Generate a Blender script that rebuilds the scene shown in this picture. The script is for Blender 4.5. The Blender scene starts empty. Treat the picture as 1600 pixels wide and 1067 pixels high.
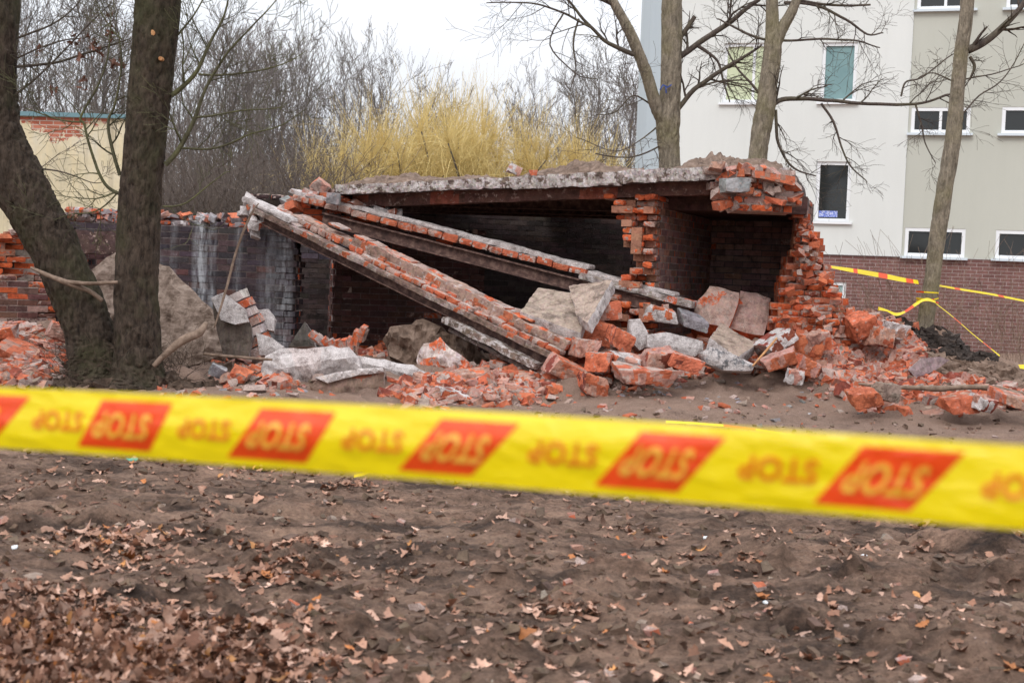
import bpy, bmesh, math, random
import numpy as np
from mathutils import Vector, Matrix, Euler, noise
R = math.radians
SC = bpy.context.scene
COL = SC.collection
random.seed(7)

# ------------------------------------------------------------------ camera
F = 2222.0                       # focal length in photo pixels (50 mm lens)
CAM = Vector((0, 0, 1.5))
ROT = Euler((R(90 - 2.67), 0, 0)).to_matrix() @ Matrix.Rotation(R(2.3), 3, 'Z')
cd = bpy.data.cameras.new('camera')
cam = bpy.data.objects.new('camera', cd)
COL.objects.link(cam)
cam.matrix_world = Matrix.Translation(CAM) @ ROT.to_4x4()
cd.sensor_width = 36; cd.lens = 50; cd.clip_start = 0.1; cd.clip_end = 2000
cd.dof.use_dof = True; cd.dof.focus_distance = 16.5; cd.dof.aperture_fstop = 4.2
SC.camera = cam

def ray(px, py):
    return ROT @ Vector(((px - 800) / F, (533.5 - py) / F, -1))
def P(px, py, Y):
    d = ray(px, py)
    return CAM + d * (Y / d.y)

# ------------------------------------------------------------------ world, sun, exposure
SUN_EL, SUN_AZ = R(48), R(200)
w = bpy.data.worlds.new('World'); SC.world = w; w.use_nodes = True
nt = w.node_tree; nt.nodes.clear()
N = nt.nodes.new; Lk = nt.links.new
out = N('ShaderNodeOutputWorld'); bg = N('ShaderNodeBackground')
sky = N('ShaderNodeTexSky'); sky.sky_type = 'NISHITA'; sky.sun_disc = False
sky.sun_elevation = SUN_EL; sky.sun_rotation = SUN_AZ
sky.air_density = 1.0; sky.dust_density = 3.0
tc = N('ShaderNodeTexCoord'); sep = N('ShaderNodeSeparateXYZ')
Lk(tc.outputs['Generated'], sep.inputs[0])
mr = N('ShaderNodeMapRange'); mr.inputs[1].default_value = 0.0; mr.inputs[2].default_value = 0.9
mr.inputs[3].default_value = 7.4; mr.inputs[4].default_value = 21.0
Lk(sep.outputs[2], mr.inputs[0])
mp = N('ShaderNodeMapping'); mp.inputs['Scale'].default_value = (1, 1, 3.2)
Lk(tc.outputs['Generated'], mp.inputs[0])
cn = N('ShaderNodeTexNoise'); cn.inputs['Scale'].default_value = 3.0; cn.inputs['Detail'].default_value = 5
Lk(mp.outputs[0], cn.inputs['Vector'])
cr = N('ShaderNodeValToRGB')
cr.color_ramp.elements[0].position = .3; cr.color_ramp.elements[0].color = (0.84, 0.89, 0.97, 1)
cr.color_ramp.elements[1].position = .7; cr.color_ramp.elements[1].color = (.99, 1.0, 1.04, 1)
Lk(cn.outputs['Fac'], cr.inputs[0])
vm = N('ShaderNodeVectorMath'); vm.operation = 'SCALE'
Lk(cr.outputs[0], vm.inputs[0]); Lk(mr.outputs[0], vm.inputs['Scale'])
mx = N('ShaderNodeMix'); mx.data_type = 'RGBA'; mx.inputs[0].default_value = 0.94
Lk(sky.outputs[0], mx.inputs[6]); Lk(vm.outputs[0], mx.inputs[7])
Lk(mx.outputs[2], bg.inputs[0]); bg.inputs[1].default_value = 0.1
Lk(bg.outputs[0], out.inputs[0])
sl = bpy.data.lights.new('sun', 'SUN'); sl.energy = 1.1; sl.angle = R(18); sl.color = (1, .965, .92)
so = bpy.data.objects.new('sun', sl); COL.objects.link(so)
sd = Vector((-math.sin(R(25)) * math.cos(SUN_EL), -math.cos(R(25)) * math.cos(SUN_EL), math.sin(SUN_EL)))
so.rotation_euler = sd.to_track_quat('Z', 'Y').to_euler(); so.location = (0, -5, 20)
SC.view_settings.view_transform = 'Standard'; SC.view_settings.look = 'None'
SC.view_settings.exposure = 0.18; SC.view_settings.gamma = 1
SC.cycles.max_bounces = 6; SC.cycles.use_adaptive_sampling = True

# ------------------------------------------------------------------ materials
def newmat(name):
    m = bpy.data.materials.new(name); m.use_nodes = True
    n = m.node_tree; n.nodes.clear()
    o = n.nodes.new('ShaderNodeOutputMaterial'); b = n.nodes.new('ShaderNodeBsdfPrincipled')
    n.links.new(b.outputs[0], o.inputs[0]); b.inputs['Roughness'].default_value = .85
    b.inputs['Specular IOR Level'].default_value = .25
    return m, n, b
def nd(n, t, **k):
    x = n.nodes.new(t)
    for a, v in k.items():
        if a.startswith('i_'): x.inputs[a[2:].replace('_', ' ')].default_value = v
        else: setattr(x, a, v)
    return x
def noise_node(n, scale, detail=6, rough=.6, vec=None, mapping=None):
    if vec is None:
        t = n.nodes.new('ShaderNodeTexCoord'); vec = t.outputs['Object']
    if mapping:
        m = n.nodes.new('ShaderNodeMapping'); m.inputs['Scale'].default_value = mapping
        n.links.new(vec, m.inputs[0]); vec = m.outputs[0]
    x = n.nodes.new('ShaderNodeTexNoise'); x.inputs['Scale'].default_value = scale
    x.inputs['Detail'].default_value = detail; x.inputs['Roughness'].default_value = rough
    n.links.new(vec, x.inputs['Vector'])
    return x.outputs['Fac']
def ramp(n, fac, stops):
    r = n.nodes.new('ShaderNodeValToRGB'); e = r.color_ramp.elements
    while len(e) < len(stops): e.new(.5)
    for q, (p, c) in zip(e, stops): q.position = p; q.color = (*c, 1) if len(c) == 3 else c
    n.links.new(fac, r.inputs[0]); return r.outputs[0]
def mix(n, fac, a, b, mode='MIX'):
    m = n.nodes.new('ShaderNodeMix'); m.data_type = 'RGBA'; m.blend_type = mode
    for i, v in ((0, fac), (6, a), (7, b)):
        if isinstance(v, (int, float)): m.inputs[i].default_value = v
        elif isinstance(v, tuple): m.inputs[i].default_value = (*v, 1) if len(v) == 3 else v
        else: n.links.new(v, m.inputs[i])
    return m.outputs[2]
def mth(n, op, a, b=None):
    m = n.nodes.new('ShaderNodeMath'); m.operation = op
    for i, v in ((0, a), (1, b)):
        if v is None: continue
        if isinstance(v, (int, float)): m.inputs[i].default_value = v
        else: n.links.new(v, m.inputs[i])
    return m.outputs[0]
def bump(n, b, h, s=.5, d=.02):
    x = n.nodes.new('ShaderNodeBump'); x.inputs['Strength'].default_value = s; x.inputs['Distance'].default_value = d
    n.links.new(h, x.inputs['Height']); n.links.new(x.outputs[0], b.inputs['Normal'])

def rubble_mat(name, smear=(.47, .35, .305), bs=.9, extra=None, mottle=.85):
    """colour from the mesh (per broken face), smeared with mortar and dust; alpha = how much."""
    m, n, b = newmat(name)
    a = n.nodes.new('ShaderNodeAttribute'); a.attribute_name = 'Col'
    n1 = noise_node(n, 38, 6, .75); n2 = noise_node(n, 15, 9, .72); n3 = noise_node(n, 140, 3, .6)
    v = mth(n, 'MULTIPLY_ADD', n1, .9); n.nodes[-1].inputs[2].default_value = .52
    g = nd(n, 'ShaderNodeCombineColor'); [n.links.new(v, g.inputs[i]) for i in range(3)]
    c = mix(n, 1.0, a.outputs['Color'], g.outputs[0], 'MULTIPLY')
    # threshold = noise + alpha - .75
    t = mth(n, 'ADD', n2, a.outputs['Alpha'])
    t = mth(n, 'SUBTRACT', t, .78)
    t = mth(n, 'MULTIPLY', t, 13.0); t = mth(n, 'MINIMUM', t, .9); t = mth(n, 'MAXIMUM', t, 0.0)
    sm = ramp(n, n3, [(.35, tuple(x * .55 for x in smear)), (.65, tuple(min(1, x * 1.25) for x in smear))])
    c = mix(n, t, c, sm)
    st = ramp(n, noise_node(n, 8.5, 9, .76), [(.36, (.34, .30, .28)), (.50, (.88, .86, .84)), (.68, (1.18, 1.16, 1.14))])
    c = mix(n, mottle, c, st, 'MULTIPLY')
    if extra: c = extra(n, c)
    n.links.new(c, b.inputs['Base Color'])
    h = mth(n, 'ADD', n1, mth(n, 'MULTIPLY', n3, .5))
    bump(n, b, h, bs, .012)
    return m

def streaks(n, c):
    """lime runs down the dark left wall: shaped stains"""
    g = n.nodes.new('ShaderNodeNewGeometry'); s = n.nodes.new('ShaderNodeSeparateXYZ')
    n.links.new(g.outputs['Position'], s.inputs[0])
    wob = noise_node(n, 2.5, 5, .6, g.outputs['Position'], (7, 7, 1.3))
    speck = noise_node(n, 22, 4, .6, g.outputs['Position'])
    for px, wd, st in ((312, .13, 1.15), (331, .06, .6), (372, .07, .35), (268, .06, .3), (425, .20, .42), (449, .13, .7), (245, .1, .2)):
        x0 = P(px, 400, 17.8).x
        d = mth(n, 'ABSOLUTE', mth(n, 'SUBTRACT', s.outputs[0], x0))
        k = mth(n, 'SUBTRACT', 1.0, mth(n, 'DIVIDE', d, wd)); k = mth(n, 'MAXIMUM', k, 0.0)
        k = mth(n, 'MULTIPLY', k, mth(n, 'MULTIPLY', mth(n, 'MAXIMUM', mth(n, 'SUBTRACT', wob, .36), 0.0), 4.6 * st))
        k = mth(n, 'MULTIPLY', k, mth(n, 'ADD', speck, .3)); k = mth(n, 'MINIMUM', k, .8)
        c = mix(n, k, c, (.46, .47, .49))
    return c

M = {}
M['masonry'] = rubble_mat('masonry')
M['left_wall'] = rubble_mat('glazed_wall_brick', (.24, .20, .21), .6, streaks, .7)
M['concrete'] = rubble_mat('broken_concrete', (.62, .57, .56), 1.0, None, .92)

M['slab'] = rubble_mat('slab_concrete', (.70, .65, .64), 1.0, None, .8)
def soil_mat():
    m, n, b = newmat('soil')
    g = n.nodes.new('ShaderNodeNewGeometry'); pos = g.outputs['Position']
    big = noise_node(n, .55, 6, .6, pos); mid = noise_node(n, 3.2, 8, .68, pos, (1, 1.3, 1))
    fine = noise_node(n, 34, 9, .8, pos); grit = noise_node(n, 160, 2, .5, pos)
    c = ramp(n, mid, [(.30, (.060, .040, .030)), (.41, (.195, .126, .093)), (.52, (.315, .212, .160)), (.72, (.42, .295, .225))])
    c2 = ramp(n, noise_node(n, 1.6, 7, .66, pos, (.7, 1.5, 1)), [(.40, (.26, .245, .24)), (.485, (.86, .83, .80)), (.64, (1.35, 1.27, 1.20))])
    c = mix(n, .85, c, c2, 'MULTIPLY')
    f = ramp(n, fine, [(.32, (.42, .40, .39)), (.68, (1.62, 1.57, 1.52))])
    c = mix(n, .9, c, f, 'MULTIPLY')
    # pebbles and pale crumbs
    v = n.nodes.new('ShaderNodeTexVoronoi'); v.inputs['Scale'].default_value = 26
    n.links.new(pos, v.inputs['Vector'])
    pm = ramp(n, v.outputs['Distance'], [(.05, (1, 1, 1)), (.12, (0, 0, 0))])
    pk = mth(n, 'MULTIPLY', pm, ramp(n, noise_node(n, 6, 2, .5, pos), [(.55, (0, 0, 0)), (.62, (1, 1, 1))]))
    c = mix(n, pk, c, (.36, .28, .24))
    # brick dust close to the heap
    s = n.nodes.new('ShaderNodeSeparateXYZ'); n.links.new(pos, s.inputs[0])
    yy = nd(n, 'ShaderNodeMapRange'); n.links.new(s.outputs[1], yy.inputs[0])
    yy.inputs[1].default_value = 10.2; yy.inputs[2].default_value = 13.6
    dm = mth(n, 'MULTIPLY', yy.outputs[0], ramp(n, noise_node(n, 5, 7, .7, pos), [(.38, (.55, .55, .55)), (.62, (.95, .95, .95))]))
    dust = ramp(n, grit, [(.35, (.29, .185, .135)), (.52, (.45, .305, .235)), (.68, (.60, .41, .32))])
    c = mix(n, dm, c, dust)
    n.links.new(c, b.inputs['Base Color']); b.inputs['Roughness'].default_value = .95
    h = mth(n, 'ADD', mth(n, 'MULTIPLY', fine, 1.0), mth(n, 'MULTIPLY', mid, 1.2)); h = mth(n, 'ADD', h, mth(n, 'MULTIPLY', grit, .25))
    bump(n, b, h, 1.0, .075)
    return m
M['soil'] = soil_mat()

def simple(name, stops, scale=8, rough=.85, bs=.4, bd=.01, mapping=None, detail=6, metal=0, spec=.25):
    m, n, b = newmat(name)
    f = noise_node(n, scale, detail, .65, None, mapping)
    n.links.new(ramp(n, f, stops), b.inputs['Base Color'])
    b.inputs['Roughness'].default_value = rough; b.inputs['Metallic'].default_value = metal
    b.inputs['Specular IOR Level'].default_value = spec
    if bs: bump(n, b, f, bs, bd)
    return m
M['earth'] = simple('earth', [(.3, (.07, .045, .033)), (.5, (.17, .115, .085)), (.7, (.28, .20, .155))], 9, .95, 1.0, .04)
M['black_earth'] = simple('black_earth', [(.3, (.018, .014, .013)), (.55, (.055, .042, .036)), (.75, (.12, .09, .075))], 12, .95, 1.0, .04)
M['clay_pale'] = simple('pale_clay_slab', [(.32, (.20, .14, .11)), (.46, (.40, .31, .25)), (.56, (.48, .39, .33)), (.7, (.60, .51, .45))], 6, .95, 1.0, .03, (1, 1, 1.6), 10)
M['dark_earth'] = simple('dark_root_earth', [(.3, (.022, .015, .011)), (.5, (.075, .050, .036)), (.7, (.16, .11, .08))], 14, .95, 1.0, .04)
M['clay'] = simple('clay_slab', [(.32, (.085, .055, .04)), (.46, (.22, .16, .125)), (.56, (.30, .225, .18)), (.7, (.43, .34, .285))], 7, .95, 1.0, .05, (1, 1, 1.6), 10)
M['rust'] = simple('rusty_steel', [(.3, (.035, .022, .020)), (.5, (.10, .055, .045)), (.7, (.22, .14, .11))], 14, .8, .6, .006, (1, 1, 1))
M['wood'] = simple('bare_wood', [(.3, (.10, .065, .045)), (.7, (.28, .20, .15))], 14, .9, .5)
M['cutwood'] = simple('cut_wood', [(.35, (.34, .15, .06)), (.65, (.62, .34, .16))], 30, .8, .3)
M['white'] = simple('white_plastic', [(.3, (.62, .65, .67)), (.7, (.80, .82, .83))], 6, .5, .2)
M['blue'] = simple('blue_scrap', [(.3, (.10, .17, .26)), (.7, (.20, .28, .36))], 12, .6, .3)
M['bluepaint'] = simple('blue_paint', [(.3, (.03, .06, .22)), (.7, (.06, .10, .30))], 12, .6, .3)
M['teal'] = simple('teal_scrap', [(.3, (.06, .30, .24)), (.7, (.12, .42, .34))], 12, .6, .3)

def bark_mat(name, dark, lite, moss, mossamt, sc=1.0):
    m, n, b = newmat(name)
    f = noise_node(n, 22 * sc, 10, .75, None, (1, 1, .28)); g = noise_node(n, 2.2, 5, .6); k = noise_node(n, 60, 4, .7, None, (1, 1, .5))
    c = ramp(n, f, [(.34, dark), (.62, lite)])
    c = mix(n, mth(n, 'MULTIPLY', ramp(n, g, [(.45, (0, 0, 0)), (.7, (1, 1, 1))]), mossamt), c, moss)
    c = mix(n, .6, c, ramp(n, k, [(.3, (.5, .5, .5)), (.7, (1.35, 1.35, 1.35))]), 'MULTIPLY')
    n.links.new(c, b.inputs['Base Color']); b.inputs['Roughness'].default_value = .95
    bump(n, b, mth(n, 'ADD', f, mth(n, 'MULTIPLY', k, .3)), 1.0, .03)
    return m
M['bark'] = bark_mat('dark_bark', (.016, .011, .008), (.100, .072, .053), (.062, .062, .027), .65)
M['greybark'] = bark_mat('grey_bark', (.12, .10, .075), (.33, .275, .205), (.21, .185, .09), .6, .9)
M['twig'] = bark_mat('twig_bark', (.065, .048, .043), (.14, .11, .09), (.14, .14, .06), .4)
M['mosstwig'] = bark_mat('mossy_twig_bark', (.055, .05, .03), (.14, .13, .075), (.20, .20, .08), .7)
M['brush'] = bark_mat('brush_twig', (.085, .066, .058), (.19, .15, .13), (.16, .13, .08), .3)
M['farbark'] = bark_mat('distant_bark', (.085, .075, .075), (.17, .15, .145), (.15, .15, .10), .4)
M['fartwig'] = bark_mat('distant_twig', (.11, .092, .088), (.215, .185, .17), (.20, .19, .12), .4)
def flat(name, c, rough=.7, spec=.3):
    m, n, b = newmat(name); b.inputs['Base Color'].default_value = (*c, 1); b.inputs['Roughness'].default_value = rough
    b.inputs['Specular IOR Level'].default_value = spec; return m
M['willow'] = simple('willow_twig', [(.3, (.38, .28, .10)), (.5, (.63, .48, .19)), (.7, (.76, .62, .30))], .9, .8, 0)
def stucco(name, c, c2):
    m, n, b = newmat(name)
    g = noise_node(n, .35, 6, .6, None, (1, 1, .5)); f = noise_node(n, 120, 3, .6); h = noise_node(n, 1.6, 5, .6, None, (3, 3, .25))
    cc = ramp(n, g, [(.3, c2), (.65, c)])
    cc = mix(n, .14, cc, ramp(n, h, [(.3, (.86, .86, .85)), (.6, (1.03, 1.03, 1.03))]), 'MULTIPLY')
    cc = mix(n, .3, cc, ramp(n, f, [(.3, (.85, .85, .85)), (.7, (1.1, 1.1, 1.1))]), 'MULTIPLY')
    n.links.new(cc, b.inputs['Base Color']); bump(n, b, f, .3, .004); return m
M['stw'] = stucco('white_render', (.72, .73, .70), (.66, .67, .64))
M['stb'] = stucco('beige_render', (.53, .53, .465), (.48, .48, .42))
M['stblue'] = stucco('pale_blue_render', (.52, .58, .61), (.47, .53, .56))
def clinker(name, c1, c2, mo, frame_u):
    m, n, b = newmat(name)
    tcn = n.nodes.new('ShaderNodeTexCoord'); br = n.nodes.new('ShaderNodeTexBrick')
    n.links.new(tcn.outputs['UV'], br.inputs['Vector'])
    br.inputs['Scale'].default_value = 1.0; br.inputs['Brick Width'].default_value = .25; br.inputs['Row Height'].default_value = .077
    br.inputs['Mortar Size'].default_value = .007; br.inputs['Mortar Smooth'].default_value = .2; br.inputs['Bias'].default_value = 0
    br.inputs['Color1'].default_value = (*c1, 1); br.inputs['Color2'].default_value = (*c2, 1); br.inputs['Mortar'].default_value = (*mo, 1)
    f = noise_node(n, 12, 5, .6)
    cc = mix(n, .5, br.outputs['Color'], ramp(n, f, [(.3, (.75, .75, .75)), (.7, (1.2, 1.2, 1.2))]), 'MULTIPLY')
    n.links.new(cc, b.inputs['Base Color']); b.inputs['Roughness'].default_value = .7
    bump(n, b, mth(n, 'SUBTRACT', 1.0, br.outputs['Fac']), .5, .006); return m
M['clinker'] = clinker('clinker_brick', (.155, .072, .066), (.22, .105, .092), (.34, .27, .25), None)
def old_render():
    m, n, b = newmat('old_yellow_render')
    t = n.nodes.new('ShaderNodeTexCoord')
    g = noise_node(n, .8, 7, .62); s = noise_node(n, 2.2, 5, .6, None, (2.6, 2.6, .14))
    c = ramp(n, g, [(.3, (.50, .46, .36)), (.48, (.66, .59, .42)), (.62, (.68, .63, .51)), (.75, (.57, .59, .56))])
    c = mix(n, .75, c, ramp(n, s, [(.3, (.62, .56, .48)), (.5, (1, .97, .9)), (.7, (1.1, 1.0, .82))]), 'MULTIPLY')
    c = mix(n, .4, c, ramp(n, noise_node(n, 16, 5, .65), [(.3, (.8, .8, .8)), (.7, (1.1, 1.1, 1.1))]), 'MULTIPLY')
    # patch where render has fallen off the brick
    br = n.nodes.new('ShaderNodeTexBrick'); n.links.new(t.outputs['UV'], br.inputs['Vector'])
    br.inputs['Scale'].default_value = 1.0; br.inputs['Brick Width'].default_value = .27; br.inputs['Row Height'].default_value = .085
    br.inputs['Mortar Size'].default_value = .010
    br.inputs['Color1'].default_value = (.36, .10, .06, 1); br.inputs['Color2'].default_value = (.52, .20, .13, 1); br.inputs['Mortar'].default_value = (.50, .40, .33, 1)
    sp = n.nodes.new('ShaderNodeSeparateXYZ'); n.links.new(t.outputs['UV'], sp.inputs[0])
    e = noise_node(n, 3.5, 6, .7, t.outputs['UV'])
    # uv: u metres from left end, v metres below the top
    k = mth(n, 'ADD', mth(n, 'MULTIPLY', mth(n, 'ABSOLUTE', mth(n, 'SUBTRACT', sp.outputs[0], .95)), .55), mth(n, 'MULTIPLY', sp.outputs[1], 1.0))
    k = mth(n, 'ADD', k, mth(n, 'MULTIPLY', mth(n, 'SUBTRACT', e, .5), 1.5))
    k = mth(n, 'LESS_THAN', k, .50)
    c = mix(n, k, c, br.outputs['Color'])
    n.links.new(c, b.inputs['Base Color']); b.inputs['Roughness'].default_value = .9; return m
M['oldrender'] = old_render()
M['coping'] = flat('blue_metal_coping', (.16, .27, .30), .5)
M['frame'] = flat('white_window_frame', (.80, .81, .82), .4)
M['sill'] = flat('metal_sill', (.62, .68, .72), .4)
def glass(name, c, rough=.06):
    m, n, b = newmat(name); b.inputs['Base Color'].default_value = (*c, 1)
    b.inputs['Roughness'].default_value = rough; b.inputs['Specular IOR Level'].default_value = .6; return m
M['glass'] = glass('dark_window_glass', (.022, .024, .024))
M['yblind'] = simple('yellow_blind', [(.3, (.50, .55, .36)), (.7, (.60, .64, .44))], 3, .5, 0)
M['tblind'] = simple('teal_blind', [(.3, (.17, .28, .29)), (.7, (.22, .34, .34))], 3, .4, 0)
M['gblind'] = simple('grey_blind', [(.3, (.30, .42, .40)), (.7, (.38, .48, .46))], 3, .4, 0)
M['sticker'] = simple('blue_white_sticker', [(.46, (.10, .16, .55)), (.54, (.55, .58, .75))], 30, .5, 0)

def tape_mat(name, c, c2):
    m, n, b = newmat(name)
    f = noise_node(n, 3.0, 3, .5, None, (1, 1, 6))
    n.links.new(ramp(n, f, [(.35, c), (.65, c2)]), b.inputs['Base Color'])
    b.inputs['Roughness'].default_value = .30; b.inputs['Specular IOR Level'].default_value = .8
    bump(n, b, noise_node(n, 9, 5, .55, None, (1, 1, 2.5)), .7, .02)
    tr = n.nodes.new('ShaderNodeBsdfTranslucent'); tr.inputs[0].default_value = (*c2, 1)
    ms = n.nodes.new('ShaderNodeMixShader'); ms.inputs[0].default_value = .3
    n.links.new(b.outputs[0], ms.inputs[1]); n.links.new(tr.outputs[0], ms.inputs[2])
    o = [x for x in n.nodes if x.type == 'OUTPUT_MATERIAL'][0]; n.links.new(ms.outputs[0], o.inputs[0]); return m
M['tyel'] = tape_mat('yellow_tape_film', (.94, .71, .0), (.98, .77, .005))
M['tred'] = tape_mat('red_tape_print', (.92, .08, .004), (.96, .105, .012))
M['ttext'] = tape_mat('orange_tape_print', (.84, .25, .01), (.86, .28, .02))
M['tyellow_text'] = tape_mat('yellow_tape_print', (.93, .58, .05), (.95, .62, .08))

def leaf_mat():
    m, n, b = newmat('dry_leaf')
    a = n.nodes.new('ShaderNodeAttribute'); a.attribute_name = 'Col'
    f = noise_node(n, 60, 4, .6)
    c = mix(n, .6, a.outputs['Color'], ramp(n, f, [(.3, (.6, .6, .6)), (.7, (1.25, 1.25, 1.25))]), 'MULTIPLY')
    n.links.new(c, b.inputs['Base Color']); b.inputs['Roughness'].default_value = .6; return m
M['leaf'] = leaf_mat()

# ------------------------------------------------------------------ helpers
OR = (.60, .125, .045); DP = (.52, .31, .26); DR = (.25, .065, .042); GL = (.056, .043, .050); MO = (.40, .34, .31)
CO = (.50, .465, .455); TAN = (.33, .25, .205)
rnd = random.random
def jit(c, a=.15):
    k = 1 + (rnd() * 2 - 1) * a; return tuple(max(0, x * k * (1 + (rnd() * 2 - 1) * a * .3)) for x in c)
def lerp(a, b, t): return a + (b - a) * t
def interp(x, pts):
    if x <= pts[0][0]: return pts[0][1]
    for (x0, y0), (x1, y1) in zip(pts, pts[1:]):
        if x <= x1: return y0 + (y1 - y0) * (x - x0) / (x1 - x0)
    return pts[-1][1]

class MB:
    def __init__(s): s.v = []; s.f = []; s.c = []; s.m = []; s.uv = None
    def face(s, idx, c=(.5, .5, .5, .2), m=0): s.f.append(idx); s.c.append(c); s.m.append(m)
    def box(s, C, cols):
        """C: 8 corners (x fastest, then y, then z); cols: one rgba or dict by side"""
        o = len(s.v); s.v += [tuple(p) for p in C]
        q = {'-z': (0, 2, 3, 1), '+z': (4, 5, 7, 6), '-y': (0, 1, 5, 4), '+y': (2, 6, 7, 3), '-x': (0, 4, 6, 2), '+x': (1, 3, 7, 5)}
        for k, f in q.items():
            s.face(tuple(o + i for i in f), cols[k] if isinstance(cols, dict) else cols)
    def hexa(s, C, seg, amp, freq=3.0, seed=0, col=None, chip=1.0):
        nx, ny, nz = seg; ids = {}
        def vid(i, j, k):
            key = (i, j, k)
            if key in ids: return ids[key]
            a, b, c = i / nx, j / ny, k / nz; p = Vector((0, 0, 0))
            for q in range(8):
                w = (a if q & 1 else 1 - a) * (b if q & 2 else 1 - b) * (c if q & 4 else 1 - c)
                p += C[q] * w
            d = noise.noise_vector(p * freq + Vector((seed, seed * 1.7, 3.1))) * amp + noise.noise_vector(p * freq * 3.3 + Vector((seed, 0, 0))) * amp * .55 + noise.noise_vector(p * freq * 9 + Vector((0, seed, 0))) * amp * .28
            nb = (i in (0, nx)) + (j in (0, ny)) + (k in (0, nz))
            if nb >= 2:   # chipped edges
                ctr = sum(C, Vector()) / 8
                d += (ctr - p).normalized() * amp * chip * (nb - 1) * (.5 + .9 * abs(noise.noise(p * freq * 4 + Vector((9, seed, 2)))))
            ids[key] = len(s.v); s.v.append(tuple(p + d)); return ids[key]
        def quad(a, b, c, d, side):
            f = (vid(*a), vid(*b), vid(*c), vid(*d))
            ce = sum((Vector(s.v[x]) for x in f), Vector()) / 4
            s.face(f, col(ce, side) if callable(col) else col)
        for i in range(nx):
            for j in range(ny):
                quad((i, j, 0), (i, j + 1, 0), (i + 1, j + 1, 0), (i + 1, j, 0), '-z'); quad((i, j, nz), (i + 1, j, nz), (i + 1, j + 1, nz), (i, j + 1, nz), '+z')
        for i in range(nx):
            for k in range(nz):
                quad((i, 0, k), (i + 1, 0, k), (i + 1, 0, k + 1), (i, 0, k + 1), '-y'); quad((i, ny, k), (i, ny, k + 1), (i + 1, ny, k + 1), (i + 1, ny, k), '+y')
        for j in range(ny):
            for k in range(nz):
                quad((0, j, k), (0, j, k + 1), (0, j + 1, k + 1), (0, j + 1, k), '-x'); quad((nx, j, k), (nx, j + 1, k), (nx, j + 1, k + 1), (nx, j, k + 1), '+x')
    def tube(s, pts, rad, sides=6, cap=False, lump=0, ridge=0):
        if len(pts) < 2: return
        o = len(s.v); t0 = (pts[1] - pts[0]).normalized()
        u = t0.orthogonal().normalized(); n = len(pts)
        for i, p in enumerate(pts):
            t = (pts[min(i + 1, n - 1)] - pts[max(i - 1, 0)]).normalized()
            u = (u - t * u.dot(t)).normalized(); v = t.cross(u)
            for k in range(sides):
                a = 2 * math.pi * k / sides; r = rad[i]
                if ridge:
                    q = p + (u * math.cos(a) + v * math.sin(a)) * r; w_ = noise.noise(Vector((q.x * 9, q.y * 9, q.z * 4))) * .04
                    r *= 1 - ridge * max(0, .55 - 2.2 * abs(noise.noise(Vector(((q.x + w_) * 26, (q.y + w_) * 26, q.z * 4.5)))) )
                if lump:
                    q = p + (u * math.cos(a) + v * math.sin(a)) * r
                    r *= 1 + lump * noise.noise(Vector((q.x * 5, q.y * 5, q.z * 1.4))) + lump * .6 * noise.noise(Vector((q.x * 14, q.y * 14, q.z * 3)))
                s.v.append(tuple(p + (u * math.cos(a) + v * math.sin(a)) * r))
        for i in range(n - 1):
            for k in range(sides):
                k2 = (k + 1) % sides
                s.face((o + i * sides + k, o + i * sides + k2, o + (i + 1) * sides + k2, o + (i + 1) * sides + k))
        if cap: s.face(tuple(o + (n - 1) * sides + k for k in range(sides))); s.face(tuple(o + k for k in reversed(range(sides))))
    def quad(s, a, b, c, d, col=(.5, .5, .5, .2), m=0):
        o = len(s.v); s.v += [tuple(a), tuple(b), tuple(c), tuple(d)]; s.face((o, o + 1, o + 2, o + 3), col, m)
    def build(s, name, mat, parent=None, smooth=False, origin=None, pm=None):
        me = bpy.data.meshes.new(name)
        org = Vector(origin) if origin is not None else Vector((0, 0, 0))
        V = np.array(s.v, dtype=np.float64) - np.array(org)
        me.from_pydata(V.tolist(), [], s.f)
        for m in (mat if isinstance(mat, (list, tuple)) else [mat]): me.materials.append(m)
        if s.c:
            ca = me.color_attributes.new('Col', 'FLOAT_COLOR', 'CORNER')
            cnt = np.array([len(f) for f in s.f]); arr = np.array([c if len(c) == 4 else (*c, .2) for c in s.c], dtype=np.float32)
            ca.data.foreach_set('color', np.repeat(arr, cnt, axis=0).ravel())
            if any(s.m): me.polygons.foreach_set('material_index', s.m)
        if s.uv:
            ul = me.uv_layers.new(name='UVMap'); ul.data.foreach_set('uv', np.array(s.uv, dtype=np.float32).ravel())
        if smooth: me.polygons.foreach_set('use_smooth', [True] * len(me.polygons))
        me.update()
        ob = bpy.data.objects.new(name, me); COL.objects.link(ob)
        if parent:
            ob.parent = parent; ob.location = org - (parent.location if parent.parent is None else parent.location + parent.parent.location)
        else: ob.location = org
        return ob
def tag(o, label=None, cat=None, group=None, kind=None):
    if label: o['label'] = label
    if cat: o['category'] = cat
    if group: o['group'] = group
    if kind: o['kind'] = kind
    return o
def empty(name, loc, label=None, cat=None, group=None):
    o = bpy.data.objects.new(name, None); o.location = loc; COL.objects.link(o); o.empty_display_size = .2
    return tag(o, label, cat, group)

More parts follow.
